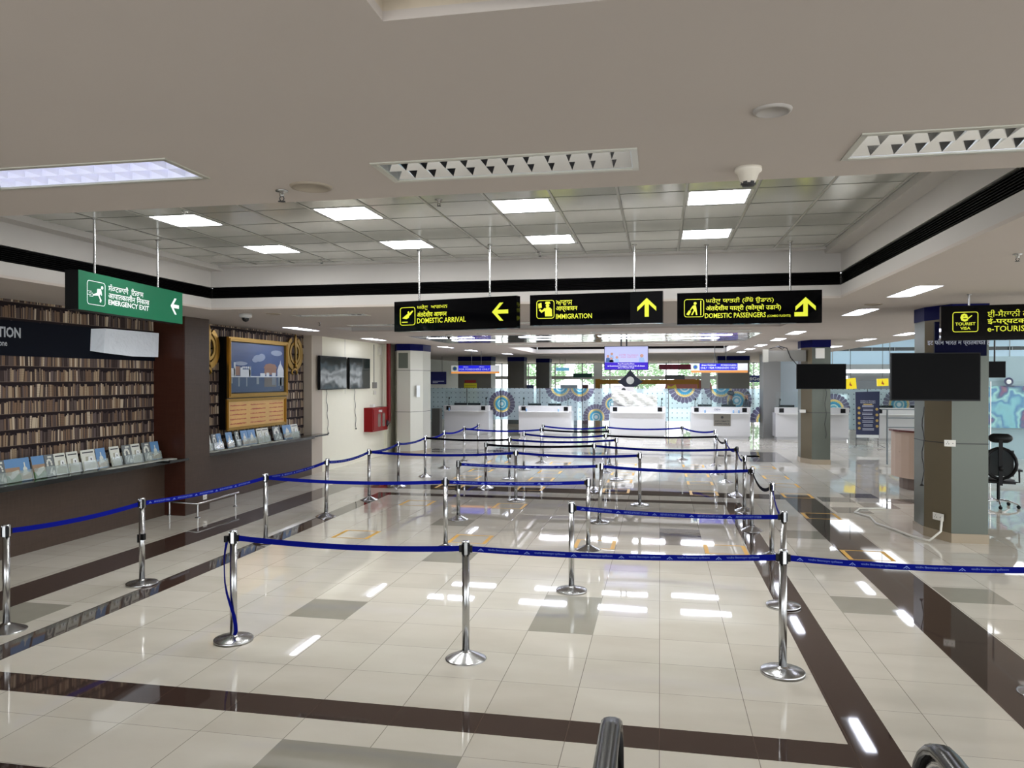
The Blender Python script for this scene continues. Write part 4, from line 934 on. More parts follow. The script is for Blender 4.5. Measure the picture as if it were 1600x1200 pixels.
PL = dict(P1='at the left edge of the photo, nearest of the long left row', P2='second from the camera in the long left row', P3='third in the long left row, where a crossing belt starts', P4='fourth from the camera in the long left row', P5='fifth in the long left row, in front of the cream wall', P6='sixth from the camera in the long left row', P7='seventh in the long left row, where a black belt starts', P8='eighth from the camera in the long left row', P9='ninth from the camera in the long left row', P10='last and farthest of the long left row',
 P11='far row, directly before the second counter', P12='just before the far row, where blue meets black belt', P13='thin one left of centre at the start of a belt, far lanes', P14='far row, before the third counter, left end', P15='end of the black belt just behind the centre pair', P16='centre of the far lanes, joining blue and black belts', P17='end of the belt right of centre in the far lanes', P18='centre lanes, where black belt meets blue belt', P19='middle lanes left of centre, joining two blue belts', P20='right end of the middle blue belt before the brown cross band',
 P21='leaning one at the centre of the middle lanes', P22='right end of the third belt from the front', P23='middle of the third belt from the front', P24='left end of the fourth belt with a clip halfway down', P25='left end of the belt before the brown cross band, far lanes', P26='joining black and blue belt in the far left lanes', P27='left end of the second belt from the front', P28='front row, at the right where two belts meet', P29='front row, middle one with cone base', P30='front row, left end with a loose belt hanging down',
 P31='right row, nearest, behind the front right post', P32='right row, second from the camera', P33='right row, third from the camera', P34='right row, fourth from the camera', P35='right row, fifth from the camera', P36='right row, sixth from the camera', P37='right row, seventh from the camera', P38='right row, farthest, before the crew counter', P39='far row, between third and crew counters', P40='front row, cut off at the right edge of the photo')
BELTS = [('P2', 'P1', .03, 'k', 1), ('P2', 'P3', .03, 'e', 1), ('P3', 'P4', .03, 'e', 1), ('P4', 'P5', .05, 'e', 1), ('P5', 'P6', .04, 'e', 0), ('P6', 'P7', .04, 'e', 0), ('P7', 'P8', .05, 'n', 0), ('P8', 'P9', .05, 'n', 0), ('P9', 'P10', .05, 'n', 0),
 ('P30', 'P29', .035, 'p', 0), ('P29', 'P28', .03, 'h', 1), ('P28', 'P40', .025, 'h', 1), ('P27', 'P31', .03, 'e', 1), ('P3', 'P23', .04, 'p', 0), ('P23', 'P22', .02, 'h', 1), ('P5', 'P19', .05, 'n', 0), ('P19', 'P20', .04, 'n', 0),
 ('P7', 'P26', .03, 'b', 0), ('P26', 'P17', .05, 'n', 0), ('P25', 'P18', .03, 'b', 0), ('P18', 'P35', .05, 'n', 0), ('P24', 'P21', .03, 'h', 1), ('P21', 'P33', .04, 'p', 0), ('P9', 'P12', .05, 'n', 0), ('P12', 'P15', .03, 'b', 0), ('P13', 'P16', .06, 'n', 0), ('P16', 'P37', .03, 'b', 0),
 ('P11', 'P14', .06, 'n', 0), ('P14', 'P39', .05, 'n', 0), ('P39', 'P38', .06, 'n', 0), ('P37', 'P36', .08, 'b', 0), ('P36', 'P35', .10, 'n', 0), ('P35', 'P34', .10, 'n', 0), ('P33', 'P32', .14, 'b', 0), ('P32', 'P31', .10, 'n', 0), ('P34', 'P33', .12, 'b', 0)]
posts = {}
flat = {'P27', 'P28', 'P30', 'P3', 'P17', 'P2', 'P31', 'P21', 'P20', 'P13', 'P19', 'P26'}
for k, (x, y) in PO.items():
    lab = 'steel belt post, ' + PL[k]
    t = thing('queue_post', lab, 'queue post', (x, y, 0), 0, 'steel queue posts of the belt maze'); posts[k] = t
    lean = 0.045 if k == 'P21' else (0.03 if k == 'P4' else 0)
    for nm, me in (('base', bases[0 if k in flat else 1]), ('pole', post_me), ('cassette', head_me), ('cap', cap_me)):
        o = bpy.data.objects.new(nm, me); C.objects.link(o); o.parent = t
        if nm != 'base': o.rotation_euler = (0, lean, R(15))
    if k in ('P24', 'P26', 'P2'):
        q = MB(); q.box(-0.045, 0.0, -0.02, 0.02, 0.47, 0.56); q.box(0.0, 0.04, -0.03, 0.015, 0.50, 0.57); q.build('belt_clip', m_blackp, t)
BZ = 0.905
ENG = 'AIRPORTS AUTHORITY OF INDIA'; HIN = 'भारतीय िवमानपत्तन प्रािधकरण'
def belt(a, b_, sag, kind, pr):
    A = Vector(PO[a] + (0,)); B = Vector(PO[b_] + (0,)); d = (B - A); L = d.length; u = d / L
    lx = lambda t_: A + u * t_
    s0, s1 = 0.04, L - 0.04
    dza = 0.0
    def pos(s_):
        t_ = (s_ - s0) / (s1 - s0); p = A + u * s_; p.z = BZ - 4 * sag * t_ * (1 - t_); return p - A
    n = u.cross(Vector((0, 0, 1)))
    if n.dot(Vector((0, 0, 0)) - (A + B) / 2) < 0: n = -n; flip = True
    else: flip = False
    N = 16; hw = 0.0235; th = 0.0012
    q = MB(); vs = []
    for i in range(N + 1):
        p = pos(s0 + (s1 - s0) * i / N)
        for dz, dn in ((-hw, -th), (-hw, th), (hw, th), (hw, -th)): vs.append(p + n * dn + Vector((0, 0, dz)))
    fs = []
    for i in range(N):
        for k in range(4): fs.append((i * 4 + k, i * 4 + (k + 1) % 4, i * 4 + 4 + (k + 1) % 4, i * 4 + 4 + k))
    fs += [(3, 2, 1, 0), (N * 4, N * 4 + 1, N * 4 + 2, N * 4 + 3)]
    q.add(vs, fs); o = q.build('belt', m_beltk if kind in 'b' else m_belt, posts[a])
    if kind == 'b': o['label'] = 'black retractable belt'
    for s_ in (s0 - 0.005, s1 + 0.003):
        q = MB()
        p = pos(min(max(s_, s0), s1)); m = Matrix.Translation(p + u * (0.0)) @ Matrix(((u.x, -u.y, 0, 0), (u.y, u.x, 0, 0), (0, 0, 1, 0), (0, 0, 0, 1)))
        q.obox(m, 0.03, 0.022, 0.056)
        q.build('belt_end', m_blackp, o)
    if kind in 'eh' and pr or kind == 'e':
        unit = 0.38; s_ = s0 + 0.06
        while s_ + unit < s1:
            q = MB()
            def put(uv, fs2, x0, x1, v0, v1):
                vs = []
                for a_, c_ in uv:
                    ss = s_ + x0 + (x1 - x0) * a_
                    if flip: ss = (s0 + s1) - ss
                    p = pos(ss); vs.append(p + n * 0.0022 + Vector((0, 0, v0 + (v1 - v0) * c_)))
                q.add(vs, fs2)
            tri = [(0, 0), (.18, 0), (.5, .62), (.82, 0), (1, 0), (.5, 1), (.36, 0), (.5, .3), (.64, 0)]
            put(tri, [(0, 1, 2, 5), (2, 3, 4, 5), (6, 8, 7)], 0, .05, -.011, .010)
            d_, f2 = textdata(ENG if kind == 'e' else HIN, 0.0, 1)
            put(d_, f2, .085, .335, -.009, .011)
            s_ += unit
            q.build('printed_lettering', m_print, o)
for r_ in BELTS: belt(*r_)
# loose belt hanging from the front left post
q = MB(); pts = [(-.035, .885), (-.052, .80), (-.062, .72), (-.06, .62), (-.055, .52), (-.035, .42), (.0, .32), (.03, .24), (.045, .16), (.05, .10), (.035, .065)]
vs = []
for i, (x, z) in enumerate(pts):
    w = .022; tw = 0.5 + 0.3 * math.sin(i * .6)
    ax = Vector((math.cos(tw), -math.sin(tw), 0)) * w
    c_ = Vector((x, -0.045, z)); vs += [c_ - ax, c_ + ax]
fs = [(2 * i, 2 * i + 1, 2 * i + 3, 2 * i + 2) for i in range(len(pts) - 1)]
n0 = len(vs); vs2 = vs + [v + Vector((0, 0.002, 0)) for v in vs]
fs2 = fs + [tuple(j + n0 for j in f[::-1]) for f in fs]
q.add(vs2, fs2); hb = q.build('hanging_belt', m_belt, posts['P30']); hb['label'] = 'loose blue belt hanging down the pole'
q = MB(); q.box(-.055, -.025, -.06, -.03, .875, .93); q.build('belt_end', m_blackp, hb)

# ------------------------------------------------------------ escalator handrails at the bottom edge
t = thing('escalator', 'escalator foot with two black rubber handrails at the bottom edge', 'escalator', (0.43, 2.88, 0))
def rail(xc, lab):
    path = []
    r = 0.30; zc = 0.92 - r; yc = 0.12
    for k in range(13):
        a = R(-90 + 15 * k) if k else R(-90)
        path.append((yc + r * math.cos(a), zc + r * math.sin(a)))
    path = [(0.0 - 0.9, zc - r)] + path + [(-1.0, 0.92), (-1.4, 0.98), (-3.4, 2.16), (-5.4, 3.3)]
    prof = [(-.040, -.012), (-.040, .012), (-.030, .022), (-.012, .027), (.012, .027), (.030, .022), (.040, .012), (.040, -.012), (.028, -.018), (-.028, -.018)]
    n = len(prof); vs = []; fs = []
    for i, (y, z) in enumerate(path):
        y0, z0 = path[max(i - 1, 0)]; y1, z1 = path[min(i + 1, len(path) - 1)]
        d = Vector((0, y1 - y0, z1 - z0)).normalized(); nrm = Vector((0, d.z, -d.y))
        for a, c_ in prof: vs.append(Vector((xc + a, y, z)) + nrm * c_)
    for i in range(len(path) - 1):
        for k in range(n): fs.append((i * n + k, i * n + (k + 1) % n, (i + 1) * n + (k + 1) % n, (i + 1) * n + k))
    q = MB(); q.add(vs, fs, True); o = q.build('handrail', m_rubber, t)
    # balustrade panel with metal edge inside the loop
    q = MB(); pts = [(y, z) for y, z in path[1:14]]
    inner = [((y - yc) * 0.86 + yc, (z - zc) * 0.86 + zc) for y, z in pts] 
    poly = [(-1.0, 0.18)] + [(0.3, 0.18)] + inner[3:] + [(-1.0, 0.90)]
    vs = [(xc + dx, y, z) for dx in (-.012, .012) for y, z in poly]; m_ = len(poly)
    q.add(vs, [tuple(range(m_)), tuple(range(m_, 2 * m_))[::-1]] + [(i, m_ + i, m_ + (i + 1) % m_, (i + 1) % m_) for i in range(m_)])
    q.build('balustrade', M('balustrade_grey', 84, 82, 76, 0.3, metal=0.5), t)
    q = MB(); q.tube([(xc, y, z) for y, z in [(-1.0, 0.925)] + inner[::-1][:12]], 0.018, 8); q.build('guide_rail', m_steel, t)
    q = MB(); q.box(xc - 0.09, xc + 0.09, -5.2, 0.32, 0.0, 0.18); q.build('skirt', m_alu, t)
rail(-0.62, 'l'); rail(0.60, 'r')
q = MB(); q.box(-0.52, 0.5, -0.2, 0.85, 0.0, 0.008); q.build('comb_plate', m_alu, t)
q = MB()
for k in range(10):
    q.box(-0.50, 0.48, -0.6 - 0.4 * k, -0.2 - 0.4 * k, 0.0, max(0.02, 0.0 + 0.19 * (k - 1)) if k else 0.012)
q.build('steps', M('step_grey', 70, 70, 72, 0.4, metal=0.6), t)

# ------------------------------------------------------------ immigration counters
def counter(x0, x1, label, y=30.18, z=1.22, crew=False, h=0.0):
    w = x1 - x0; t = thing('immigration_counter', label, 'counter', (x0, y, 0), 0, 'white immigration counters')
    b = MB(); b.box(0, w, 0, 0.8, 0.1, z - 0.22); b.box(0.05, w - 0.05, 0.05, 0.75, 0, 0.1); b.build('body', m_cwhite, t)
    b = MB(); b.box(0, w, -0.06, 0.3, z - 0.22, z); b.build('upper_fascia', M('counter_fascia', 206, 206, 206, 0.3), t)
    b = MB(); b.box(0.08, w - 0.08, -0.22, -0.0, z - 0.25, z - 0.22); b.build('ledge', M('ledge_white', 228, 228, 226, 0.25), t)
    for xx in (0.12, w - 0.30):
        b = MB(); b.box(xx, xx + 0.17, -0.075, -0.06, z - 0.19, z - 0.03); b.build('scanner', m_blackp, t)
        b = MB()
    b = MB(); b.box(0.01, w - 0.01, 0.1, 0.11, z, z + 0.60); b.build('glass_screen', m_glass, t)
    return t
cts = [(-8.70, -6.82, 'first white counter from the left, before the yellow notice column'), (-5.58, -3.45, 'second white counter from the left, below mandala screen'), (-1.93, 0.22, 'third white counter, wrapped in plastic film'), (1.18, 3.38, 'white crew counter with a small dark plaque'), (4.30, 5.4, 'small white counter beside the grey partition wall'), (5.5, 6.9, 'white counter left of the standing banner'), (7.75, 10.2, 'white counter right of the standing banner')]
for i, (x0, x1, lab) in enumerate(cts):
    t = counter(x0, x1, lab)
    nm = ['first', 'second', 'third', 'crew', 'partition side', 'banner left', 'banner right'][i]
    spots_ = (0.55, (x1 - x0) - 0.75) if x1 - x0 > 1.5 else (0.5,)
    for k, dx in enumerate(spots_):
        m_ = thing('desk_monitor', 'black monitor on the %s counter, %s one' % (nm, 'left' if k == 0 else 'right'), 'monitor', (x0 + dx, 30.75, 1.0), 0, 'monitors on the counters')
        b = MB(); b.box(-0.27, 0.27, -0.015, 0.015, 0.08, 0.30); b.build('display', m_blackp, m_); b = MB(); b.box(-0.03, 0.03, -0.02, 0.02, 0.0, 0.1); b.box(-0.1, 0.1, -0.07, 0.07, 0.0, 0.012); b.build('stand', m_blackp, m_)
    for k, dx in enumerate((0.16, x1 - x0 - 0.16)[:1 if i > 3 else 2]):
        m_ = thing('gooseneck_microphone', 'gooseneck microphone on the %s counter, %s end' % (nm, 'left' if k == 0 else 'right'), 'microphone', (x0 + dx, 30.35, 1.22), 0, 'microphones on the counters')
        b = MB(); b.tube([(0, 0, 0.0), (0, 0, 0.2), (0.02, -0.03, 0.27)], 0.012, 6); b.lathe([(0.001, 0), (0.05, 0), (0.05, 0.015), (0.001, 0.016)], 10); b.build('stem', m_blackp, m_)
        b = MB(); b.ball((0.02, -0.03, 0.29), 0.035, 0.035, 0.045); b.build('microphone_head', m_blackp, m_)
crew = [o for o in bpy.data.objects if o.get('label', '').startswith('white crew counter')][0]
b = MB(); text(b, frame((0, -0.065, 0), (1, 0, 0)), 'CREW', 0.86, 1.09, 1.10, 1.16, 0.0, 0.01); b.build('lettering', M('navy_ink', 30, 38, 90, 0.5), crew)
b = MB(); b.box(0.85, 1.48, -0.03, 0.0, 0.50, 0.95); b.build('plaque', M('bronze_plaque', 112, 108, 100, 0.35, metal=0.5), crew)
b = MB(); fr = frame((0, -0.032, 0), (1, 0, 0)); text(b, fr, 'DIPLOMATS', 0.90, 0.65, 1.43, 0.71, 0.0, 0.02); text(b, fr, 'OFFICIALS', 0.90, 0.55, 1.43, 0.61, 0.0, 0.02); b.disc(fr, 1.165, .83, .05, 0.002, 0.0); b.build('plaque_lettering', m_slot, crew)
# bottles of sanitiser
for i, (x, c_) in enumerate(((-5.25, 0), (-3.95, 1), (1.7, 1), (2.75, 1), (2.95, 1), (-8.45, 0))):
    t = thing('sanitiser_bottle', 'small clear bottle on a counter ledge, %s from the left' % ordw[[1, 2, 3, 4, 5, 0][i]], 'bottle', (x, 30.06, 1.001), 0, 'small bottles on the counter ledges')
    b = MB(); b.lathe([(0.001, 0), (0.03, 0), (0.03, 0.09), (0.012, 0.11), (0.012, 0.12)], 12); b.build('bottle', M('bottle_blue', 130, 170, 210, 0.1), t)
    b = MB(); b.lathe([(0.014, 0.12), (0.014, 0.14), (0.001, 0.141)], 10); b.box(-0.03, 0.01, -0.006, 0.006, 0.14, 0.15); b.build('pump', m_white, t)
# plastic wrap over the third counter and the boxed poster
b = MB()
import itertools
vs = []; fs = []; NX, NZ = 14, 8
for i in range(NX + 1):
    for j in range(NZ + 1):
        x = -1.85 + 1.75 * i / NX; top = 1.93 - 0.30 * (i / NX); z = 1.235 + (top - 1.24) * j / NZ - (0.20 * (1 - i / 4.0) * (1 - j / NZ) * -1 if i < 4 else 0)
        vs.append((x + rnd.uniform(-.03, .03), 30.19 + 0.03 * math.sin(i * 1.3 + j) + rnd.uniform(-.015, .015), z + rnd.uniform(-.02, .02)))
for i in range(NX):
    for j in range(NZ): fs.append((i * (NZ + 1) + j, (i + 1) * (NZ + 1) + j, (i + 1) * (NZ + 1) + j + 1, i * (NZ + 1) + j + 1))
n0 = len(vs); vs += [(x, y + 0.02, z) for x, y, z in vs]; fs += [tuple(k + n0 for k in f[::-1]) for f in fs]
b.add(vs, fs)
tag(b.build('plastic_sheet', M('crumpled_plastic', 214, 214, 206, 0.2, alpha=0.75)), 'crumpled translucent plastic sheet draped over the third counter', 'plastic sheet')
t = thing('counter_placard', 'grey placard with round black crest above the wrapped counter', 'placard', (-1.40, 30.3, 1.22))
b = MB(); b.box(-0.40, 0.40, 0, 0.03, 0.0, 0.82); b.build('board', M('placard_grey', 186, 182, 180, 0.5), t)
fr = frame((0, -0.002, 0), (1, 0, 0)); b = MB(); b.disc(fr, 0, .65, .08, 0.002); b.build('crest', m_slot, t); b = MB(); b.rect(fr, -.25, .42, .25, .445, 0.002); b.rect(fr, -.35, .36, .35, .375, 0.002); b.build('red_lines', M('brick_red', 150, 60, 54, 0.5), t)
# etched screens behind the counters
xs = [-10.2, -8.2, -6.7, -5.0, -3.2, -1.2, 0.35, 2.05, 4.0]
def screen(x0, x1, label, z0=0.55, z1=1.905, y=32.0, nm='etched_glass_screen'):
    t = thing(nm, label, 'screen', (x0, y, 0), 0, 'frosted mandala screens'); w = x1 - x0
    b = MB(); b.box(0.012, w - 0.012, 0, 0.02, z0, z1); b.build('pane', m_screen, t)
    b = MB(); b.box(0.0, 0.012, -0.01, 0.03, 0.0, z1); b.box(w - 0.012, w, -0.01, 0.03, 0, z1); b.build('posts', m_slot, t)
    b = MB(); b.box(0.012, w - 0.012, 0.005, 0.015, 0.02, z0 - 0.01); b.build('lower_glass', m_glass, t)
for i in range(len(xs) - 1): screen(xs[i], xs[i + 1], 'frosted dotted glass screen behind the counters, %s from the left' % ordw[i])
for i, (a, c_) in enumerate(((6.3, 8.0), (8.0, 9.9), (9.9, 11.9))): screen(a, c_, 'frosted screen of the right hand hall, %s from the left' % ordw[i], 0.3, 1.9)
b = MB(); b.box(-8.0, -6.62, 31.95, 31.98, 1.4, 1.72)

# ------------------------------------------------------------ people behind the crew counter
def person(x, y, rz, turban, label, jacket):
    t = thing('person', label, 'person', (x, y, 0), rz)
    V = [(0, 0, .95), (0, 0, 1.15), (0, 0, 1.38), (0, -.01, 1.48), (0, -.02, 1.58), (0, -.03, 1.68),
         (.19, 0, 1.40), (.25, -.03, 1.13), (.22, -.25, 1.10), (-.19, 0, 1.40), (-.25, -.03, 1.13), (-.20, -.27, 1.08),
         (.10, 0, .88), (.11, -.01, .48), (.11, 0, .08), (.11, -.14, .04), (-.10, 0, .88), (-.11, -.01, .48), (-.11, 0, .08), (-.11, -.14, .04)]
    E = [(0, 1), (1, 2), (2, 3), (3, 4), (4, 5), (2, 6), (6, 7), (7, 8), (2, 9), (9, 10), (10, 11), (0, 12), (12, 13), (13, 14), (14, 15), (0, 16), (16, 17), (17, 18), (18, 19)]
    Rr = [.15, .15, .16, .06, .085, .08, .07, .05, .035, .07, .05, .035, .095, .06, .045, .04, .095, .06, .045, .04]
    me = bpy.data.meshes.new('body'); me.from_pydata(V, E, [])
    o = bpy.data.objects.new('body', me); C.objects.link(o); o.parent = t
    md = o.modifiers.new('skin', 'SKIN'); 
    for i, r_ in enumerate(Rr): me.skin_vertices[0].data[i].radius = (r_, r_ * .8)
    me.skin_vertices[0].data[0].use_root = True
    o.modifiers.new('sub', 'SUBSURF').levels = 1; o.modifiers['sub'].render_levels = 2
    ev = bpy.data.meshes.new_from_object(o.evaluated_get(bpy.context.evaluated_depsgraph_get()))
    o.modifiers.clear(); o.data = ev; ev.materials.clear()
    for m_ in (M('jacket_' + jacket, *{'dark': (24, 26, 34), 'grey': (40, 42, 50)}[jacket], 0.8), M('skin', 128, 88, 68, 0.6), M('trousers', 30, 30, 36, 0.8)): ev.materials.append(m_)
    for p in ev.polygons:
        z = p.center.z; p.use_smooth = True
        p.material_index = 1 if z > 1.50 or (p.center.y < -.22 and z > 1.0) else (0 if z > .9 else 2)
    q = MB()
    if turban: q.ball((0, .0, 1.74), .125, .14, .10); q.ball((0, -.03, 1.70), .115, .125, .07)
    else: q.ball((0, .01, 1.705), .095, .11, .075, zmin=0.1)
    q.build('turban' if turban else 'hair', M('turban_navy', 22, 26, 40, 0.8) if turban else M('hair_dark', 24, 20, 18, 0.7), t)
    q = MB(); q.ball((0, -.115, 1.60), .014, .02, .02, 8, 5); 
    for s_ in (-1, 1): q.ball((s_ * .085, -.02, 1.61), .012, .02, .03, 8, 5)
    q.build('nose_and_ears', M('skin', 0, 0, 0), t)
    q = MB()
    for s_ in (-1, 1): q.ball((s_ * .03, -.098, 1.635), .012, .008, .008, 8, 5)
    q.ball((0, -.10, 1.55), .026, .006, .006, 8, 5); q.build('eyes_and_mouth', m_slot, t)
person(2.76, 31.3, R(75), True, 'person in a dark turban and dark jacket behind the crew counter', 'dark')
person(3.38, 31.3, R(-70), False, 'person with short dark hair facing the turbaned colleague', 'grey')

# ------------------------------------------------------------ hanging boards and distant things
def board(x0, x1, z0, z1, y, label, n='l'):
    t = thing('queue_board', label, 'overhead board', (x0, y, z0)); w = x1 - x0; h = z1 - z0; fr = frame((0, -0.001, 0), (1, 0, 0))
    b = MB(); b.box(0, w, 0, 0.08, 0, h); b.build('panel', m_white, t)
    b = MB(); b.rect(fr, 0, 0, w, h * .24, 0.004); b.build('orange_strip', M('orange_strip', 236, 160, 84, 0.4, emit=0.6), t)
    b = MB(); b.rect(fr, w * .15, h * .28, w * .82, h, 0.004); b.build('blue_field', M('blue_field', 20, 24, 214, 0.4, emit=0.7), t)
    b = MB(); b.cur = 0; b.disc(fr, w * .075, h * .62, h * .27, 0.004); b.cur = 1; b.disc(fr, w * .075, h * .62, h * .17, 0.003, 0.004); b.build('crest', [M('crest_green', 120, 150, 110, 0.5), M('crest_blue', 30, 70, 150, 0.5)], t)
    b = MB()
    if n == 'l':
        for a in (.25, .58): text(b, fr, 'केवल', a * w, h * .74, (a + .11) * w, h * .9, 0.006, 0.01, 2)
        text(b, fr, 'FOR FOREIGNERS ONLY', .17 * w, h * .42, .80 * w, h * .62, 0.006, 0.01, 2)
    else:
        text(b, fr, 'केवल िवदेिशयों', .18 * w, h * .72, .44 * w, h * .9, 0.006, 0.01, 2); text(b, fr, 'FOREIGNERS', .53 * w, h * .72, .80 * w, h * .9, 0.006, 0.01, 2)
        text(b, fr, 'ONLY / FOR FOREIGNERS ONLY', .17 * w, h * .42, .81 * w, h * .62, 0.006, 0.01, 2)
    b.build('lettering', m_white, t)
    for f_ in (.42, .62):
        b = MB(); b.tube([(f_ * w, 0.04, h), (f_ * w, 0.04, (3.9 if x0 > 0 else ZS) - z0)], 0.012, 6); b.build('rod', m_slot, t)
board(-7.79, -5.92, 2.50, 2.81, 28.0, 'white and blue queue board above the first counter', 'l')
board(1.10, 3.05, 2.52, 2.85, 28.0, 'white and blue queue board above the crew counter', 'r')
t = thing('hanging_screen', 'lit lavender advert screen hanging above the third counter', 'screen', (-1.43, 20.0, 2.53))
b = MB(); b.box(0, 1.14, 0, 0.07, 0, 0.625); b.build('casing', m_blackp, t)
fr = frame((0, -0.002, 0), (1, 0, 0))
b = MB(); b.rect(fr, .015, .20, 1.125, .61, 0.002); b.build('picture_area', M('lavender_glow', 190, 194, 240, 0.5, emit=0.72, spec=0.1), t)
b = MB(); b.rect(fr, .015, .015, 1.125, .20, 0.002); b.build('caption_area', M('violet_glow', 66, 44, 190, 0.5, emit=0.8, spec=0.1), t)
b = MB(); text(b, fr, 'Free Precaution Dose', .36, .145, .78, .18, 0.004, .02, 1); text(b, fr, 'at Government Vaccination Centres for all citizens', .09, .09, 1.05, .125, 0.004, .02, 1); text(b, fr, 'above 18 years of age', .36, .04, .78, .075, 0.004, .02, 1); b.build('white_caption', M('white_glow', 250, 250, 255, 0.3, emit=0.9), t)
b = MB(); text(b, fr, 'COVID Vaccination', .38, .37, .88, .42, 0.004, .0, 1); text(b, fr, 'अमृत महोत्सव', .42, .31, .84, .36, 0.004, .0, 1); b.build('pink_caption', M('pink_glow', 214, 110, 160, 0.3, emit=0.6), t)
for cx, cy_, r_, mi in ((.10, .36, .035, 0), (.20, .42, .035, 1), (.19, .30, .033, 1), (.33, .33, .035, 1), (.97, .37, .045, 1)):
    b = MB(); b.cur = 1; b.disc(fr, cx, cy_, r_, 0.002, 0.002); b.cur = 0 if mi == 0 else 2
    b.plate(fr, [(cx - r_ * 1.8, .205), (cx + r_ * 1.8, .205), (cx + r_ * 1.2, cy_ - r_), (cx - r_ * 1.2, cy_ - r_)], 0.002, 0.001)
    b.build('drawn_figure', [M('fig_blue', 60, 96, 150, 0.4), M('fig_skin', 190, 140, 120, 0.4), M('fig_pale', 150, 180, 220, 0.4)], t)
b = MB(); b.box(.42, .46, 0.02, 0.05, .62, ZS - 2.53); b.box(.56, .60, 0.02, 0.05, .62, ZS - 2.53); b.build('hanger', m_slot, t)
t = thing('hanging_crest', 'dark diamond crest sign hanging below the lit screen', 'sign', (-0.98, 26.0, 2.25))
fr = frame((0, 0, 0), (1, 0, 0)); b = MB(); b.plate(fr, [(-.42, -.05), (-.18, -.22), (.18, -.22), (.42, -.05), (.2, .12), (0, .36), (-.2, .12)], 0.05); b.build('board', M('crest_navy', 22, 30, 58, 0.5), t)
b = MB(); b.disc(fr, 0, .0, .13, 0.004, 0.05); b.build('seal', m_white, t); b = MB(); b.tube([(0, -0.02, .34), (0, -0.02, 1.65)], 0.01, 6); b.build('rod', m_slot, t)
# rollup banner right
t = thing('standing_banner', 'tall navy standing banner with gold icons in the right hall', 'banner', (6.50, 27.4, 0))
b = MB(); b.add([(0, 0, .30), (.72, 0, .33), (.76, .1, 1.88), (0.0, .1, 1.86), (0, .03, .30), (.72, .03, .33), (.76, .13, 1.88), (0.0, .13, 1.86)], [(0, 1, 2, 3), (7, 6, 5, 4), (0, 4, 5, 1), (3, 2, 6, 7), (1, 5, 6, 2), (0, 3, 7, 4)]); b.build('panel', M('banner_navy', 20, 32, 74, 0.45), t)
fr = frame((0, -0.006, .30), (1, 0, 0), (0, .065, 1))
b = MB(); b.rect(fr, .01, .02, .71, .12, 0.002); b.build('white_foot', m_white, t)
b = MB()
for y in (1.26, 1.20): text(b, fr, 'Guidelines for Passengers', .14, y - .03, .62, y + .02, 0.003, .02, 1)
for i in range(7):
    z = 1.10 - i * .13
    for k in range(2): b.rect(fr, .2 + .03 * (i % 2), z - .045 * k, .56 - .02 * (i % 3), z - .045 * k + .018, 0.002)
b.build('lettering', M('pale_letters', 200, 206, 224, 0.5), t)
b = MB()
for i in range(5): b.disc(fr, .10, 1.02 - i * .17, .045, 0.003)
for i in range(4): b.disc(fr, .66, .98 - i * .19, .045, 0.003)
b.rect(fr, .24, 1.12, .52, 1.16, 0.003); b.build('gold_icons', M('icon_gold', 190, 160, 90, 0.5), t)
b = MB()
for sx in (0.02, .7): b.tube([(sx, 0.05, .3), (sx, .05, 0.02)], 0.01, 6)
b.tube([(.02, .05, .1), (-.1, -.2, .01)], 0.008, 6); b.tube([(.7, .05, .1), (.85, -.2, .01)], 0.008, 6); b.build('stand', m_slot, t)
# yellow box signs in the far hall
for i, (x, z, y) in enumerate(((7.6, 2.1, 33), (8.95, 2.16, 33.5))):
    t = thing('yellow_sign_box', 'yellow sign box in the far right hall, %s one' % ('left, tilted' if i == 0 else 'right, smaller'), 'sign', (x, y, z), 0, 'yellow sign boxes')
    b = MB(); b.obox(Matrix.Rotation(R(-6 + 4 * i), 4, 'Y'), .42, .12, .44 - .14 * i); b.build('box', M('yellow_box', 240, 216, 30, 0.4, emit=0.7), t)
    b = MB(); b.plate(frame((0, -.065, 0), (1, 0, 0)), [(-.02, .1), (.0, .0), (.05, -.06), (.03, -.1), (-.06, -.06)], 0.003); b.build('red_mark', M('mark_red', 190, 90, 40, 0.5), t)
    b = MB(); b.tube([(0, 0, .2), (0, 0, 5.6 - z)], .01, 6); b.build('rod', m_slot, t)
# beige desk behind the near column
t = thing('reception_desk', 'curved beige desk behind the nearest grey column', 'desk', (5.3, 17.0, 0))
arc_ = [(0.55 + 0.55 * math.cos(R(a)), 0.0 + 0.9 * math.sin(R(a))) for a in range(180, 271, 15)]
b = MB(); b.prism([(x - .45, y + .5) for x, y in arc_] + [(.8, -.4), (.8, .5)], .25, 1.2); b.build('body', M('desk_beige', 196, 172, 152, 0.4), t)
b = MB(); b.prism([(x - .5, y + .5) for x, y in arc_] + [(.85, -.45), (.85, .55)], 1.2, 1.24); b.build('top', M('desk_red_edge', 96, 40, 36, 0.3), t)
b = MB(); b.prism([(x * .8 - .3, y * .8 + .45) for x, y in arc_] + [(.7, -.2), (.7, .45)], 0, .25); b.build('kick', M('desk_kick', 116, 100, 90, 0.4), t)
b = MB(); b.box(-.40, .8, .1, .11, .78, .785); b.build('seam', m_slot, t)
t = thing('steel_railing', 'steel post with a horizontal bar behind the beige desk', 'railing', (6.0, 22.0, 0))
b = MB(); b.tube([(0, 0, 0), (0, 0, 1.48)], 0.022, 10); b.build('post', M('dull_steel', 110, 118, 122, 0.5), t)
for z in (1.48, 1.25, 1.0): b = MB(); b.tube([(-.15 if z > 1.4 else 0, 0, z), (1.3, 0, z)], 0.015, 8); b.build('bar', M('dull_steel', 110, 118, 122, 0.5), t)
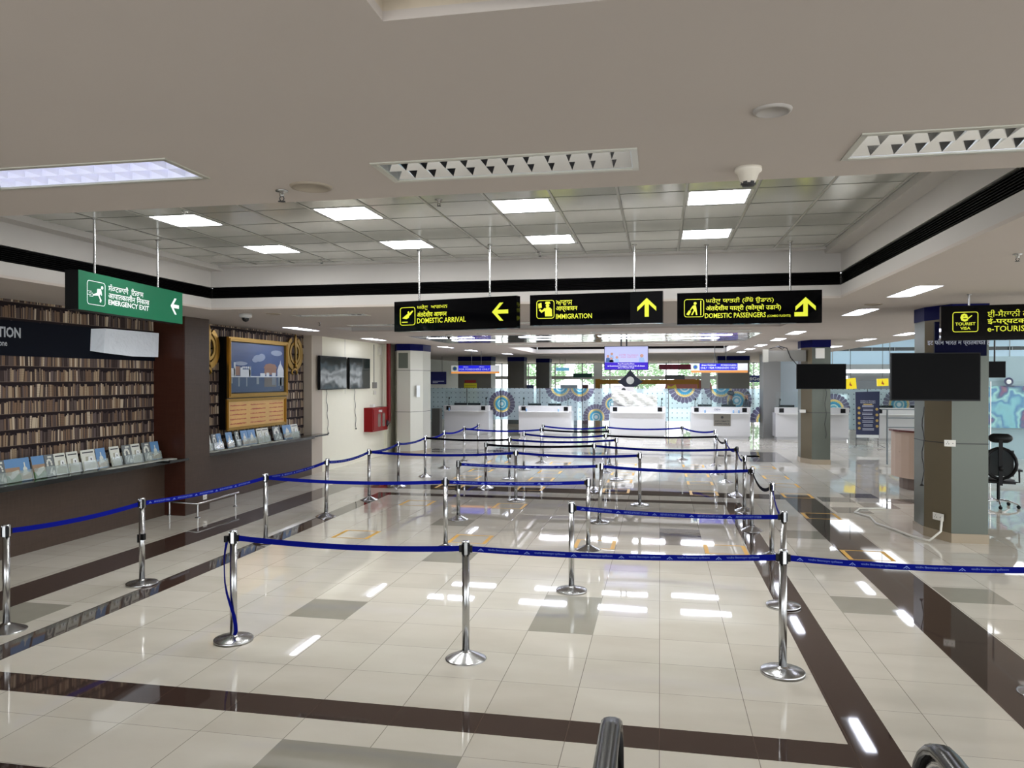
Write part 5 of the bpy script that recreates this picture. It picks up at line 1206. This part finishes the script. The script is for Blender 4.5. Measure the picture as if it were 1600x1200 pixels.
# dark bin next to the first counter and hand dryer column
b = MB(); b.box(-9.05, -8.72, 29.6, 29.95, 0, 1.1); tag(b.build('dark_cabinet', M('dark_grey_cab', 74, 74, 70, 0.4)), 'narrow dark cabinet left of the first counter', 'cabinet')
t = thing('yellow_notice', 'yellow poster with red heading on the dark column', 'poster', (-9.1, 34.97, 0))
b = MB(); b.box(0, .62, 0, .015, 1.2, 2.1); b.build('sheet', M('poster_yellow', 208, 200, 40, 0.5), t)
b = MB(); b.box(.03, .58, -.004, 0.0, 2.12, 2.24); b.build('heading', M('poster_red', 150, 40, 40, 0.5), t)
b = MB()
for k in range(9): b.box(.05, .5 + .04 * (k % 3), -.003, 0, 1.3 + k * .085, 1.32 + k * .085)
b.build('lines', M('poster_line', 130, 120, 40, 0.5), t)
b = MB(); b.box(-.06, .10, -.006, 0, 1.2, 1.42); b.build('side_sheet', m_white, t)
t = thing('navy_board', 'plain navy board behind the left queue board', 'board', (-10.9, 34.0, 2.05))
b = MB(); b.box(0, 1.2, 0, .05, 0, .58); b.build('panel', M('board_navy', 22, 26, 92, 0.45), t)
b = MB(); fr = frame((0, -.002, 0), (1, 0, 0)); b.rect(fr, .55, .12, 1.1, .16, 0.002); b.rect(fr, .55, .06, .8, .09, 0.002); b.build('lines', M('pale_letters', 200, 206, 224, 0.5), t)
for x in (.2, 1.0): b = MB(); b.tube([(x, .025, .58), (x, .025, ZS - 2.05)], .01, 6); b.build('rod', m_slot, t)
def small_sign(name, x, y, z, w, h, mat, label, cat='sign', txt=None, tm=None, x0=.05, x1=.95):
    t = thing(name, label, cat, (x, y, z)); b = MB(); b.box(0, w, 0, .06, 0, h); b.build('panel', mat, t)
    if txt: b = MB(); text(b, frame((0, -.002, 0), (1, 0, 0)), txt, w * x0, h * .25, w * x1, h * .75, 0.002, .01, 2); b.build('lettering', tm or m_white, t)
    b = MB(); b.tube([(w * .3, .03, h), (w * .3, .03, ZS - z)], .01, 5); b.tube([(w * .7, .03, h), (w * .7, .03, ZS - z)], .01, 5); b.build('rod', m_slot, t)
small_sign('burgundy_board', -0.05, 45, 2.84, 1.85, 0.30, M('burgundy', 140, 30, 66, 0.4), 'burgundy overhead board behind the right queue board')
small_sign('far_exit_sign', -5.05, 45, 2.38, 1.12, 0.24, M('far_green', 16, 84, 70, 0.4), 'small dark green overhead sign in the far windows')
small_sign('far_black_sign', 0.28, 44, 2.28, 1.1, 0.24, m_signk, 'small black overhead sign with a yellow square before the far glass')
small_sign('airline_board', 4.5, 44, 2.12, 1.5, 0.38, M('airline_navy', 24, 44, 110, 0.4), 'navy airline board beside the grey partition', 'sign', 'IndiGo', m_white, 0.08, .62)
small_sign('blue_board', -5.4, 40, 2.72, .7, .18, M('sky_blue_board', 110, 180, 214, 0.4, emit=0.6), 'small sky blue board right of the slim dark column')
for i, x in enumerate((-7.1, -4.9, -3.9)):
    b = MB(); b.box(0, (1.0, .85, .3)[i], 0, .08, 0, 2.0)
    tag(b.build('display_stand', [M('stand_navy', 26, 44, 96, 0.4), M('stand_white', 190, 210, 220, 0.4), M('stand_maroon', 86, 30, 36, 0.4)][i], None, (x, 37 + i, 0.0)), ['navy display panel with gold emblems behind the mandala screen', 'pale display panel behind the mandala screen', 'narrow maroon display panel behind the mandala screen'][i], 'display panel')
# ------------------------------------------------------------ far facade
YF = 50
mull = MB()
for i in range(24):
    x = -14 + i * 1.8
    if x > 7: break
    mull.box(x - .04, x + .04, YF, YF + .1, 0, ZS)
mull.box(-12, 6.5, YF - .02, YF + .12, 2.28, 2.48); mull.box(-12, 6.5, YF, YF + .12, 3.28, ZS)
for x in (-3.95, 2.85): mull.box(x - .28, x + .28, YF - .3, YF, 0, ZS)
struct('window_1', mull, m_alu)
b = MB(); b.box(-12, 6.5, YF + .04, YF + .055, 0, ZS); struct('window_2', b, M('facade_glass', 225, 240, 240, 0.02, alpha=0.08))
b = MB(); b.box(-3.6, 2.2, 47, 47.1, 1.98, 2.25); b.box(-3.9, -3.6, 47, 47.2, 0, 2.3); b.box(2.2, 2.3, 47, 47.2, 0, 2.3)
tag(b.build('ochre_fascia', M('ochre', 170, 124, 40, 0.5)), 'ochre fascia beam of the distant kiosk', 'fascia')
t = thing('arch_poster', 'dusty red arched window poster with yellow shapes and WELCOME', 'poster', (0.2, 49.9, 0))
fr = frame((0, 0, 0), (1, 0, 0))
b = MB(); b.plate(fr, [(0, 1.5), (3.1, 1.5), (3.0, 2.05), (2.4, 2.2), (1.9, 2.3), (.8, 2.3), (.3, 2.15)], .01); b.build('sheet', M('dusty_red', 176, 112, 106, 0.5), t)
b = MB(); b.plate(fr, [(.2, 1.5), (.9, 1.5), (.8, 1.95), (.5, 1.8), (.3, 1.9)], .005, .01); b.plate(fr, [(1.6, 1.5), (2.2, 1.5), (2.1, 1.6), (1.7, 1.65)], .005, .01); b.build('yellow_shapes', M('shape_yellow', 214, 204, 80, 0.5), t)
b = MB(); text(b, fr, 'WELCOME', .6, 2.03, 2.1, 2.22, .012, .02, 1); b.build('lettering', m_white, t)
# high hall on the right: far clad wall and its roof
b = MB(); b.box(7, 42, 56, 56.3, 3.3, 4.22); b.box(7, 42, 56, 56.3, 4.46, 5.6); struct('wall_far', b, M('pale_cladding', 176, 208, 228, 0.4))
b = MB(); b.box(7, 42, 56.1, 56.4, 4.22, 4.46)
struct('window_3', b, M('dark_window', 30, 46, 48, 0.1))
b = MB()
for i in range(24): b.box(7 + i * 1.45, 7.04 + i * 1.45, 55.97, 56.0, 4.22, 4.46)
for i in range(9): b.box(8 + i * 3.7, 8.04 + i * 3.7, 55.97, 56.0, 3.3, 5.6)
b.box(7, 42, 55.8, 56.0, 2.95, 3.3); struct('trim_40', b, M('cladding_joint', 140, 148, 150, 0.4))
b = MB(); b.box(7, 42, 56, 56.2, 1.2, 1.9); b.box(7, 42, 55.5, 56.0, 2.5, 2.7); struct('trim_41', b, M('kiosk_grey', 120, 126, 128, 0.5))
b = MB()
for x0, x1, y0, y1 in cells(6.5, 42, 14.5, 56.3, [(8.5 + 5 * i, 10.5 + 5 * i, 18 + 8 * j, 22 + 8 * j) for i in range(7) for j in range(5)]): b.box(x0, x1, y0, y1, 5.6, 5.7)  # unseen roof openings added to let daylight into the hall
struct('ceiling_high', b, m_ceil)
b = MB(); b.box(6.5, 6.56, 14.5, 50, ZS, 5.6); b.box(6.5, 14, 14.44, 14.5, ZS, 5.6); struct('trim_42', b, m_fascia)
# kiosk fronts in the far right hall
t = thing('kiosk', 'grey kiosk with dark windows in the far right hall', 'kiosk', (11.5, 50.0, 0))
b = MB(); b.box(0, 8, 0, .6, 0, 2.5); b.build('body', M('kiosk_body', 112, 118, 122, 0.5), t)
b = MB()
for k in range(4): b.box(.3 + k * 2, 1.8 + k * 2, -.02, 0, 1.3, 2.2)
b.build('windows', M('kiosk_dark', 60, 72, 78, 0.2), t)
# glazed room at the right edge
t = thing('glass_partition', 'clear glass partition at the right edge behind the office chairs', 'partition', (6.9, 17.8, 0))
b = MB()
for k in range(4): b.box(k * 1.1, k * 1.1 + 1.09, 0, .012, 0.05, 2.25)
b.build('panes', m_glass, t)
b = MB()
for k in range(5): b.box(k * 1.1 - .015, k * 1.1 + .0, -.01, .02, 0, 2.25)
b.build('posts', m_alu, t)
s = NT('mural_paint', 0.4); nz = s.noise(s.vec(s.x, 0, s.z), 1.6, 2)
s.base(s.ramp(nz, [(0.0, col(70, 60, 90)), (0.38, col(120, 190, 200)), (0.46, col(60, 120, 170)), (0.52, col(150, 210, 205)), (0.58, col(40, 84, 130)), (0.64, col(130, 70, 110)), (0.72, col(110, 190, 90))]))
b = MB(); b.box(9.2, 14, 24, 24.1, 0.9, 2.1); tag(b.build('wall_mural', s.m), 'colourful abstract mural in blue and violet behind the glass', 'mural')
b = MB(); b.box(8.1, 14, 24.2, 24.3, 0, 2.95); struct('wall_right_room', b, M('room_wall', 150, 176, 184, 0.5))
t = thing('round_emblem', 'dark blue round emblem on the pale wall above the mural', 'emblem', (9.75, 23.98, 2.22))
fr = frame((0, 0, 0), (1, 0, 0)); b = MB(); b.disc(fr, 0, 0, .12, .01); b.rect(fr, -.15, -.15, .15, -.11, .01); b.build('ring', M('emblem_navy', 20, 34, 78, 0.4), t); b = MB(); b.disc(fr, 0, 0, .065, .006, .01); b.build('centre', m_white, t)
q2 = wide_screen((8.45, 21.5, 2.33), 0.42, 0.42, 'dark square screen beyond the near column at the right'); q = MB(); q.tube([(0, .1, .3), (0, .1, 3.27)], .02, 6); q.build('rod', m_slot, q2)
b = MB(); b.tube([(9.2, 20.5, 3.35), (9.26, 20.5, 2.15)], .05, 8); tag(b.build('ceiling_strut', m_slot), 'dark strut hanging from the ceiling at the right edge', 'strut')
b = MB(); b.box(7.6, 14, 16.4, 17.0, ZS - .9, ZS - .55)

# office chairs behind the column
def office_chair(loc, rz, label):
    t = thing('office_chair', label, 'chair', loc, rz, 'black office chairs')
    q = MB(); n = 18
    ring = [(0.24 * math.cos(2 * PI * k / n), 0.24 + 0.03 * math.cos(4 * PI * k / n), 0.80 + 0.27 * math.sin(2 * PI * k / n)) for k in range(n + 1)]
    q.tube(ring, 0.03, 8); q.build('back_frame', m_blackp, t)
    q = MB(); q.box(-.2, .2, .235, .25, .58, 1.04); q.build('back_mesh', M('mesh_black', 16, 18, 20, 0.8, alpha=0.85), t)
    q = MB(); q.box(-.03, .03, .27, .31, .42, 1.22); q.lathe([(.001, 0), (.045, 0), (.045, .01), (.001, .011)], 16, (0, .31, .72), 'y'); q.build('back_spine', m_blackp, t)
    q = MB(); q.ball((0, .23, 1.25), .19, .07, .10, zmin=-.8, zmax=.8); q.build('headrest', m_blackp, t)
    q = MB(); q.ball((0, -.02, .48), .26, .27, .05); q.box(-.24, .24, -.24, .2, .44, .48); q.build('seat', m_blackp, t)
    for s_ in (-1, 1):
        q = MB(); q.tube([(s_ * .22, .05, .46), (s_ * .31, .05, .46), (s_ * .31, .03, .66)], .016, 8); q.box(s_ * .31 - .035, s_ * .31 + .035, -.12, .15, .66, .69); q.build('armrest', m_blackp, t)
    q = MB(); q.tube([(0, 0, .09), (0, 0, .44)], .028, 10); q.build('gas_lift', m_blackp, t)
    for k in range(5):
        a = 2 * PI * k / 5 + .3; q = MB(); q.tube([(0, 0, .12), (.15 * math.cos(a), .15 * math.sin(a), .12), (.31 * math.cos(a), .31 * math.sin(a), .07)], [.024, .02, .014], 8); q.build('base_leg', m_chrome, t)
        q = MB()
        for dx in (-.014, .014): q.lathe([(.001, -.01), (.03, -.01), (.03, .01), (.001, .01)], 12, (.31 * math.cos(a), .31 * math.sin(a) + dx, .03), 'y')
        q.build('caster', m_blackp, t)
office_chair((5.98, 15.1, 0), R(165), 'black mesh office chair with headrest at the right edge')
office_chair((5.75, 15.9, 0), R(-150), 'black office chair mostly hidden by the near column')
# ------------------------------------------------------------ outdoors beyond the facade
b = MB(); b.box(-40, 60, 56.5 if False else 60, 110, -.2, -.02); struct('ground_outside', b, M('paving', 190, 190, 180, 0.8))
leaf = M('leaf_green', 160, 190, 150, 0.7, noise=0.2, nscale=3); bark = M('bark', 90, 76, 60, 0.8)
def tree(x, y, s_, label, seed):
    r_ = random.Random(seed); t = thing('tree', label, 'tree', (x, y, -.02), 0, 'trees beyond the far windows')
    q = MB(); q.tube([(0, 0, 0), (.05, 0, 1.2 * s_), (0, 0, 2.6 * s_)], [.16, .12, .06], 8); q.build('trunk', bark, t)
    q = MB()
    for k in range(1500):
        a = r_.uniform(0, 2 * PI); z = r_.uniform(-1, 1); rr = r_.uniform(.5, 1) ** .5; h = math.sqrt(1 - z * z) * rr
        c_ = Vector((2.1 * s_ * h * math.cos(a), 2.1 * s_ * h * math.sin(a), 3.2 * s_ + 1.5 * s_ * z * rr))
        m_ = Matrix.Translation(c_) @ Matrix.Rotation(r_.uniform(0, 6), 4, 'Z') @ Matrix.Rotation(r_.uniform(0, 3), 4, 'X')
        q.add([m_ @ Vector(v) for v in ((-.15, 0, 0), (0, -.08, 0), (.15, 0, 0), (0, .08, .02))], [(0, 1, 2, 3)])
    q.build('foliage', leaf, t)
for i, (x, y, s_) in enumerate(((-9.5, 63, .9), (-5.2, 66, 1.0), (-1.5, 62, .85), (3.4, 64, .95), (7.5, 66, .9))): tree(x, y, s_, 'leafy green tree beyond the far windows, %s from the left' % ordw[i], i)
